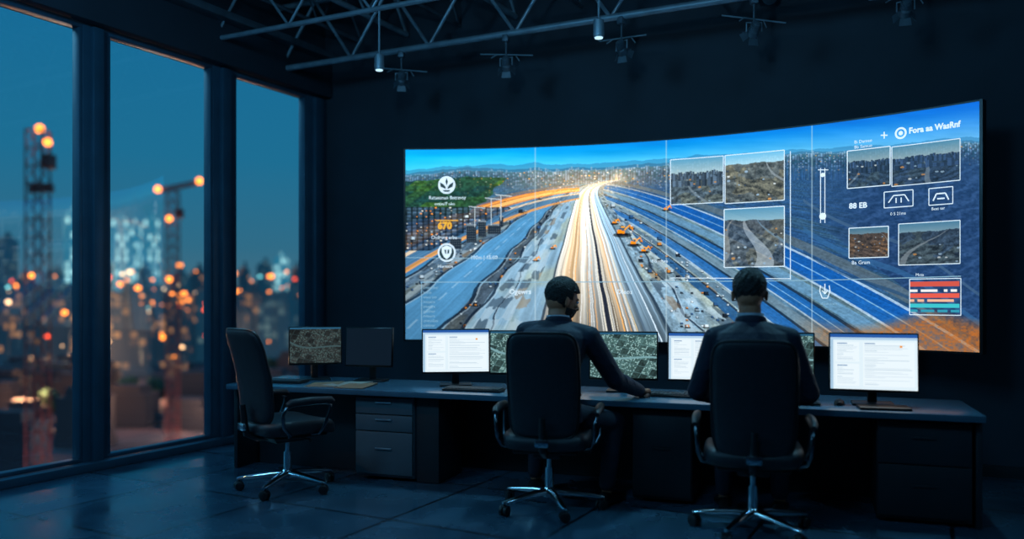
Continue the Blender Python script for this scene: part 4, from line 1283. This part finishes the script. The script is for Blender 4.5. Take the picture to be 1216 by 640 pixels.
J1 = dict(pelvis=(0.0, -0.03, 0.515), chest=(0.01, 0.0, 0.82), neck=(0.042, 0.09, 1.070), head=(0.060, 0.145, 1.190), hyaw=-1.0, hpitch=-0.22,
          shR=(0.225, 0.03, 0.980), shL=(-0.150, 0.12, 1.000), elR=(0.365, 0.18, 0.725), elL=(-0.22, 0.19, 0.72),
          wrR=(0.505, 0.375, 0.642), wrL=(0.03, 0.36, 0.64), hdR=(0.15, 0.5, -0.02), hdL=(0.3, 0.4, -0.02), curlR=1.3, curlL=1.0,
          knR=(0.36, 0.26, 0.465), knL=(-0.13, 0.42, 0.47), anR=(0.32, 0.14, 0.09), anL=(-0.14, 0.40, 0.09), toeR=(0.4, 1, 0))
person((B[0], B[1], 0), FB, J1, 'bearded man in a dark navy suit seated, leaning to a mouse', M_skin, M_suit, True)
J2 = dict(pelvis=(0.0, -0.04, 0.515), chest=(0.0, -0.03, 0.82), neck=(-0.01, 0.03, 1.085), head=(-0.016, 0.060, 1.222), hyaw=0.03, hpitch=-0.12,
          shR=(0.172, 0.01, 0.990), shL=(-0.185, 0.01, 0.990), elR=(0.278, 0.10, 0.71), elL=(-0.280, 0.10, 0.71),
          wrR=(0.19, 0.34, 0.645), wrL=(-0.17, 0.34, 0.645), hdR=(-0.2, 0.5, -0.02), hdL=(0.15, 0.5, -0.02),
          knR=(0.15, 0.42, 0.475), knL=(-0.15, 0.42, 0.475), anR=(0.15, 0.38, 0.09), anL=(-0.15, 0.40, 0.09))
person((Cc[0], Cc[1], 0), FC, J2, 'man in a dark navy suit seated with his back turned, typing', M_skin, M_suit)

# ------------------------------------------------------------------ outside: city at dusk
def OUT(r, Z, z): 
    return Vector((Z * (-math.sin(TH) + math.cos(TH) * r), Z * (math.cos(TH) + math.sin(TH) * r), z))
GZ = -14.0
def ground_mat():
    m = bpy.data.materials.new('construction_ground'); m.use_nodes = True
    nt = m.node_tree; b = nt.nodes['Principled BSDF']; b.inputs['Roughness'].default_value = 0.9
    tc = nt.nodes.new('ShaderNodeTexCoord')
    n = nt.nodes.new('ShaderNodeTexNoise'); n.inputs['Scale'].default_value = 0.08; n.inputs['Detail'].default_value = 6
    nt.links.new(tc.outputs['Object'], n.inputs['Vector'])
    r = nt.nodes.new('ShaderNodeValToRGB')
    r.color_ramp.elements[0].position = 0.40; r.color_ramp.elements[0].color = srgb((30, 44, 60)) + [1]
    r.color_ramp.elements[1].position = 0.66; r.color_ramp.elements[1].color = srgb((122, 98, 96)) + [1]
    e = r.color_ramp.elements.new(0.53); e.color = srgb((60, 64, 76)) + [1]
    nt.links.new(n.outputs['Fac'], r.inputs['Fac']); nt.links.new(r.outputs['Color'], b.inputs['Base Color'])
    return m
M_ground = ground_mat()
gnd = MB(); gnd.add([(-900, -300, GZ), (-5.9, -300, GZ), (-5.9, 900, GZ), (-900, 900, GZ)], [[0, 1, 2, 3]])
gnd.obj('ground', M_ground, kind='structure', smooth=False)

def building_mat(name, wall, lit, thr, bw, rh, strength, haze, mort=0.2):
    m = bpy.data.materials.new(name); m.use_nodes = True
    nt = m.node_tree; b = nt.nodes['Principled BSDF']
    b.inputs['Base Color'].default_value = srgb(wall) + [1]; b.inputs['Roughness'].default_value = 0.7
    tc = nt.nodes.new('ShaderNodeTexCoord'); sx = nt.nodes.new('ShaderNodeSeparateXYZ')
    nt.links.new(tc.outputs['Object'], sx.inputs[0])
    ad = nt.nodes.new('ShaderNodeMath'); ad.operation = 'ADD'
    nt.links.new(sx.outputs['X'], ad.inputs[0]); nt.links.new(sx.outputs['Y'], ad.inputs[1])
    cb = nt.nodes.new('ShaderNodeCombineXYZ')
    nt.links.new(ad.outputs[0], cb.inputs['X']); nt.links.new(sx.outputs['Z'], cb.inputs['Y'])
    br = nt.nodes.new('ShaderNodeTexBrick'); br.offset = 0
    br.inputs['Scale'].default_value = 1; br.inputs['Brick Width'].default_value = bw; br.inputs['Row Height'].default_value = rh
    br.inputs['Mortar Size'].default_value = mort; br.inputs['Mortar Smooth'].default_value = 0.1
    br.inputs['Color1'].default_value = (0, 0, 0, 1); br.inputs['Color2'].default_value = (1, 1, 1, 1); br.inputs['Mortar'].default_value = (0, 0, 0, 1)
    nt.links.new(cb.outputs[0], br.inputs['Vector'])
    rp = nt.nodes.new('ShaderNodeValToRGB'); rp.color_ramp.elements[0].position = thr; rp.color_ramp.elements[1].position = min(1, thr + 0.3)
    rp.color_ramp.elements[0].color = srgb(haze) + [1]; rp.color_ramp.elements[1].color = srgb(lit) + [1]  # distance haze is put into the unlit walls as emission colour
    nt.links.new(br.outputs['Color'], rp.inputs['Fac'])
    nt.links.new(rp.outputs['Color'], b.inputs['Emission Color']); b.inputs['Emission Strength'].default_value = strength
    return m
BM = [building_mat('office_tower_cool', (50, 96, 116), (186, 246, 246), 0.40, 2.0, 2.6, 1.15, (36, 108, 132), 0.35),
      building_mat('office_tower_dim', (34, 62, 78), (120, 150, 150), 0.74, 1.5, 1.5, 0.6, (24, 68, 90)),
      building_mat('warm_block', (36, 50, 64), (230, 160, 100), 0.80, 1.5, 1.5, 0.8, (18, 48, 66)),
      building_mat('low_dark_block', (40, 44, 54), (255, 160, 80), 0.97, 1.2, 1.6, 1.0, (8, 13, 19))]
placed = []
def building(r, Z, w_, d_, top, mi, label):
    h = top - GZ
    p = OUT(r, Z, GZ)
    rad = math.hypot(w_ * 1.08, d_ * 1.08) / 2
    for (q, rr) in placed:
        if (Vector((p.x, p.y)) - q).length < rad + rr: return False
    placed.append((Vector((p.x, p.y)), rad))
    mb = MB()
    mb.box((0, 0, h / 2), (w_, d_, h)); mb.box((0, 0, h + 0.6), (w_ * 0.7, d_ * 0.7, 1.2))
    if h > 8: mb.box((w_ * 0.1, 0, h + 2.0), (w_ * 0.25, d_ * 0.3, 1.8))
    mb.box((0, 0, 0.5), (w_ * 1.08, d_ * 1.08, 1)); mb.box((0, 0, h), (w_ * 1.03, d_ * 1.03, 0.5))
    mb.obj('office_building', BM[mi], smooth=False, loc=p, rotz=TH + random.uniform(-0.3, 0.3), label=label, category='building')
    return True
def R(px): return (px - 608) / 971
placed.append((OUT(R(45), 45, 0).to_2d(), 4)); placed.append((OUT(R(205), 60, 0).to_2d(), 4))
LB = ['glass office tower with cool white lit windows', 'dim high-rise block with a few lit windows', 'city block with warm orange lit windows']
for (px, Z, wpx, ytop, mi) in [(142, 300, 11, 262, 0), (161, 345, 10, 268, 0), (180, 300, 9, 263, 0), (87, 290, 13, 256, 0), (8, 280, 16, 286, 1), (66, 330, 16, 324, 1),
                               (124, 250, 12, 314, 1), (172, 255, 12, 322, 1), (106, 330, 10, 326, 1), (214, 260, 14, 328, 1), (236, 250, 14, 324, 2), (290, 250, 12, 322, 2),
                               (314, 290, 14, 316, 1), (334, 320, 13, 308, 0), (352, 250, 12, 322, 2), (28, 235, 16, 334, 2), (258, 290, 12, 330, 1), (374, 260, 14, 322, 1)]:
    top = 1.2 + (355 - ytop) / 971 * Z
    building(R(px), Z, wpx / 971 * Z, 5, top, mi, LB[mi])
random.seed(21)
cnt = 0
for i in range(400):
    px = random.uniform(-30, 385); Z = random.uniform(160, 235)
    top = 1.2 + (355 - random.uniform(344, 376)) / 971 * Z
    if building(R(px), Z, random.uniform(6, 13), random.uniform(5, 8), top, random.choice([1, 1, 2, 2]), 'hazy city block with a few scattered lit windows'): cnt += 1
    if cnt > 26: break
cnt = 0
for i in range(200):
    px = random.uniform(-10, 375); Z = random.uniform(60, 150)
    if building(R(px), Z, random.uniform(3, 7), random.uniform(2.5, 4), GZ + random.uniform(2.4, 5.0), 3, 'low dark site shed on the construction ground'): cnt += 1
    if cnt > 24: break
M_leaf = mat('dark_foliage', (48, 86, 66), 0.9, nscale=1.5, namt=0.5)
M_bark = mat('bark', (50, 40, 34), 0.9)
for (px, yy) in [(60, 495), (172, 478), (185, 490), (150, 470), (318, 430), (232, 455)]:
    Z = 15.2 * 971 / (yy - 355 + 25)
    p = OUT(R(px), Z, GZ)
    while any((p.to_2d() - q).length < rr + 2.2 for q, rr in placed):
        Z += 2.0; p = OUT(R(px), Z, GZ)
    placed.append((p.to_2d(), 2.0))
    root = empty('tree', p, 0, 'round leafy tree standing on the building site', 'tree')
    MB().cyl((0, 0, 0), (0, 0, 2.2), 0.18, 0.1, seg=8).obj('trunk', M_bark, root)
    mb = MB()
    for k in range(7): mb.ell((random.uniform(-.9, .9), random.uniform(-.9, .9), 2.6 + random.uniform(-.5, 1.2)), (1.0, 1.0, 0.85), nu=12, nv=8)
    mb.obj('crown', M_leaf, root)

def emat(name, c, s):
    return mat(name, c, 0.5, nscale=3, namt=0.02, emis=c, estr=s)
M_lo = emat('sodium_glow', (255, 140, 50), 4.5); M_lw = emat('white_lamp_glow', (255, 205, 150), 4.0); M_lc = emat('cool_lamp_glow', (130, 225, 230), 3.0); M_lr = emat('red_lamp_glow', (255, 84, 46), 3.5)
def lamp_mesh(m, name, r):
    mb = MB(); mb.cyl((0, 0, -8), (0, 0, 0), 0.06, 0.04, seg=6); mb.cyl((0, 0, 0), (0.5, 0, 0.1), 0.04, seg=6); mb.cur = 1; mb.ell((0.5, 0, 0), (r, r, r * 0.8), nu=12, nv=8)
    return mb.mesh(name, [M_steel_d, m])
LM = [lamp_mesh(M_lo, 'street_lamp_mesh', 0.30), lamp_mesh(M_lw, 'street_lamp_mesh', 0.27), lamp_mesh(M_lc, 'street_lamp_mesh', 0.25), lamp_mesh(M_lr, 'street_lamp_mesh', 0.25)]
LLAB = ['street lamp glowing sodium orange over the building site', 'street lamp glowing warm white over the building site', 'street lamp glowing cool teal over the building site', 'lamp post with a red glow over the building site']
lamps = []
for i in range(96):
    for attempt in range(30):
        yy = random.gauss(350, 15) if random.random() < 0.80 else random.uniform(375, 430)
        px = random.choice([random.uniform(-5, 100), random.uniform(140, 250), random.uniform(270, 365), random.uniform(-5, 365)])
        Z = random.uniform(110, 225) if yy < 372 else min(225, 7.2 * 971 / (yy - 355))
        z = max(1.2 - (yy - 355) / 971 * Z, GZ + 5)
        p = OUT(R(px), Z, z); p2 = p.to_2d()
        if any((p2 - q).length < rr + 1.8 for q, rr in placed): continue
        if any((p2 - q).length < 3.0 for q in lamps): continue
        break
    else:
        continue
    lamps.append(p2)
    k = random.choices([0, 1, 2, 3], [0.64, 0.20, 0.07, 0.09])[0]
    o = bpy.data.objects.new('street_lamp', LM[k])
    sc = Z / 130 * random.choice([0.4, 0.55, 0.75, 1.0, 1.5])
    link(o, None, LLAB[k], 'street lamp', loc=p, rotz=random.uniform(0, 6), group='city street lamps')
    o.scale = (sc, sc, sc)

M_crane = mat('rusty_crane_steel', (150, 78, 70), 0.6, nscale=1, namt=0.25)
def lattice(mb, a, b, w_, r, n):
    a = Vector(a); b = Vector(b); d = (b - a)
    t = d.normalized(); up = Vector((0, 0, 1)) if abs(t.z) < 0.9 else Vector((0, 1, 0))
    x = t.cross(up).normalized() * w_ / 2; y = t.cross(x).normalized() * w_ / 2
    cs = [x + y, x - y, -x - y, -x + y]
    for c in cs: mb.cyl(a + c, b + c, r, seg=6)
    for i in range(n):
        p = a + d * (i / n); q = a + d * ((i + 1) / n)
        for k in range(4):
            c0, c1 = cs[k], cs[(k + 1) % 4]
            mb.cyl(p + c0, q + c1, r * 0.6, seg=5); mb.cyl(q + c0, q + c1, r * 0.6, seg=5)
def crane(r, Z, top, wd, jibs, lights, label):
    base = OUT(r, Z, GZ)
    root = empty('tower_crane', base, TH, label, 'crane')
    H = top - GZ
    mb = MB(); lattice(mb, (0, 0, 0), (0, 0, H), wd, 0.055 * wd, int(H / wd / 1.1)); mb.obj('mast', M_crane, root, smooth=False)
    mb = MB(); mb.box((0, 0, 0.4), (wd * 2.4, wd * 2.4, 0.8)); mb.obj('footing', M_steel_d, root)
    for (a, b, ww) in jibs:
        mb = MB(); lattice(mb, a, b, ww, 0.06 * wd, 9); mb.obj('jib', M_crane, root, smooth=False)
    MB().box((wd * 0.7, 0, H * 0.93), (wd * 0.6, wd * 0.7, wd * 0.9), bev=0.05).obj('cab', M_crane, root)
    for (p, rr) in lights:
        MB().ell(p, (rr, rr, rr)).obj('warning_light', M_lo, root)
H1 = (1.2 + 200 / 971 * 45) - GZ
crane(R(45), 45, 1.2 + 200 / 971 * 45, 0.88, [((-0.5, 0, H1 - 3.2), (0.7, 0.2, H1 - 3.1), 0.35)], [((0.1, 0, H1 + 0.1), 0.24), ((0.42, 0.2, H1 - 0.6), 0.22), ((0, -0.6, H1 - 8.0), 0.14)], 'tall reddish lattice tower crane with orange warning lights')
H2 = (1.2 + 130 / 971 * 60) - GZ
crane(R(205), 60, 1.2 + 128 / 971 * 60, 0.75, [((-1.1, 0, H2 - 0.1), (2.1, 0, H2 + 0.55), 0.28)], [((-1.0, -0.2, H2), 0.25), ((2.05, -0.2, H2 + 0.6), 0.25), ((0, -0.6, H2 - 2.2), 0.22), ((0, -0.6, H2 - 6.6), 0.20)], 'tower crane with a short jib and orange lights')
for (px, Z, z, e, c) in [(30, 95, -9, 6000, (1, .42, .2)), (90, 150, -8, 7000, (1, .5, .25)), (175, 120, -9, 6000, (1, .45, .2)), (230, 90, -9, 3500, (1, .5, .3)), (310, 160, -8, 9000, (1, .5, .25)), (150, 70, -10, 2500, (.5, .8, .9)),
                         (75, 42, -9, 420, (1, .45, .32)), (228, 57, -9, 420, (1, .45, .32))]:
    l = bpy.data.lights.new('site_glow_fill', 'POINT'); l.energy = e; l.color = c; l.shadow_soft_size = 1.0  # unseen point lights added to brighten the site ground and crane masts
    o = bpy.data.objects.new('site_glow_fill', l); link(o, None, 'added glow light over the building site', 'lamp', loc=OUT(R(px), Z, z))

# ------------------------------------------------------------------ interior lights
def spot(loc, target, e, col, size, blend=0.8, rad=0.05, name='spot_light', label='ceiling spot light'):
    l = bpy.data.lights.new(name, 'SPOT'); l.energy = e; l.color = col; l.spot_size = math.radians(size); l.spot_blend = blend; l.shadow_soft_size = rad
    o = bpy.data.objects.new(name, l); link(o, None, label, 'lamp', loc=loc)
    o.rotation_euler = (Vector(target) - Vector(loc)).to_track_quat('-Z', 'Y').to_euler()
spot((-5.0, 2.4, 3.0), (-3.5, 4.0, 0.4), 40, (1.0, 0.5, 0.25), 26, label='added warm spot tinting the empty chair')  # added light without a fixture, gives the chair its orange tint
spot((-1.6, 2.2, 3.3), (-3.0, 3.25, 0.0), 26, (1.0, 0.42, 0.2), 22, blend=1.0, label='added warm spot tinting a patch of floor')  # added light without a fixture, makes the warm floor patch
spot((-3.70, 4.8, 2.84), (-3.3, 4.4, 0.5), 60, (0.26, 0.72, 1.0), 90, label='cool spot lamp over the desk')
spot((-2.0, 4.88, 2.84), (-1.7, 4.5, 0.6), 90, (0.26, 0.72, 1.0), 90, label='cool spot lamp over the desk')
spot((-0.26, 5.5, 2.9), (-0.7, 4.4, 0.6), 80, (0.26, 0.72, 1.0), 70, label='cool spot lamp over the desk')
spot((-1.2, 0.6, 2.6), (-2.4, 4.8, 3.9), 100, (0.35, 0.72, 1.0), 80, blend=1.0, rad=0.1, label='added cool uplight brightening the roof trusses')  # unseen light added to lift the dark ceiling steelwork
for (p, e) in [((-1.2, 1.6, 3.3), 60), ((2.4, 2.6, 3.3), 36), ((-3.6, 1.2, 3.2), 95)]:
    l = bpy.data.lights.new('blue_fill_light', 'POINT'); l.energy = e; l.color = (0.18, 0.60, 1.0); l.shadow_soft_size = 0.3  # bare point lights added out of view as blue room fill
    o = bpy.data.objects.new('blue_fill_light', l); link(o, None, 'added unseen blue fill light under the roof joists', 'lamp', loc=p)
l = bpy.data.lights.new('dusk_sun', 'SUN'); l.energy = 0.7; l.color = (0.20, 0.66, 1.0); l.angle = math.radians(24)
o = bpy.data.objects.new('dusk_sun', l); link(o, None, 'last blue dusk light from the open sky', 'sky light', loc=(-20, 0, 15))
o.rotation_euler = Vector((1.0, 0.25, -0.62)).to_track_quat('-Z', 'Y').to_euler()
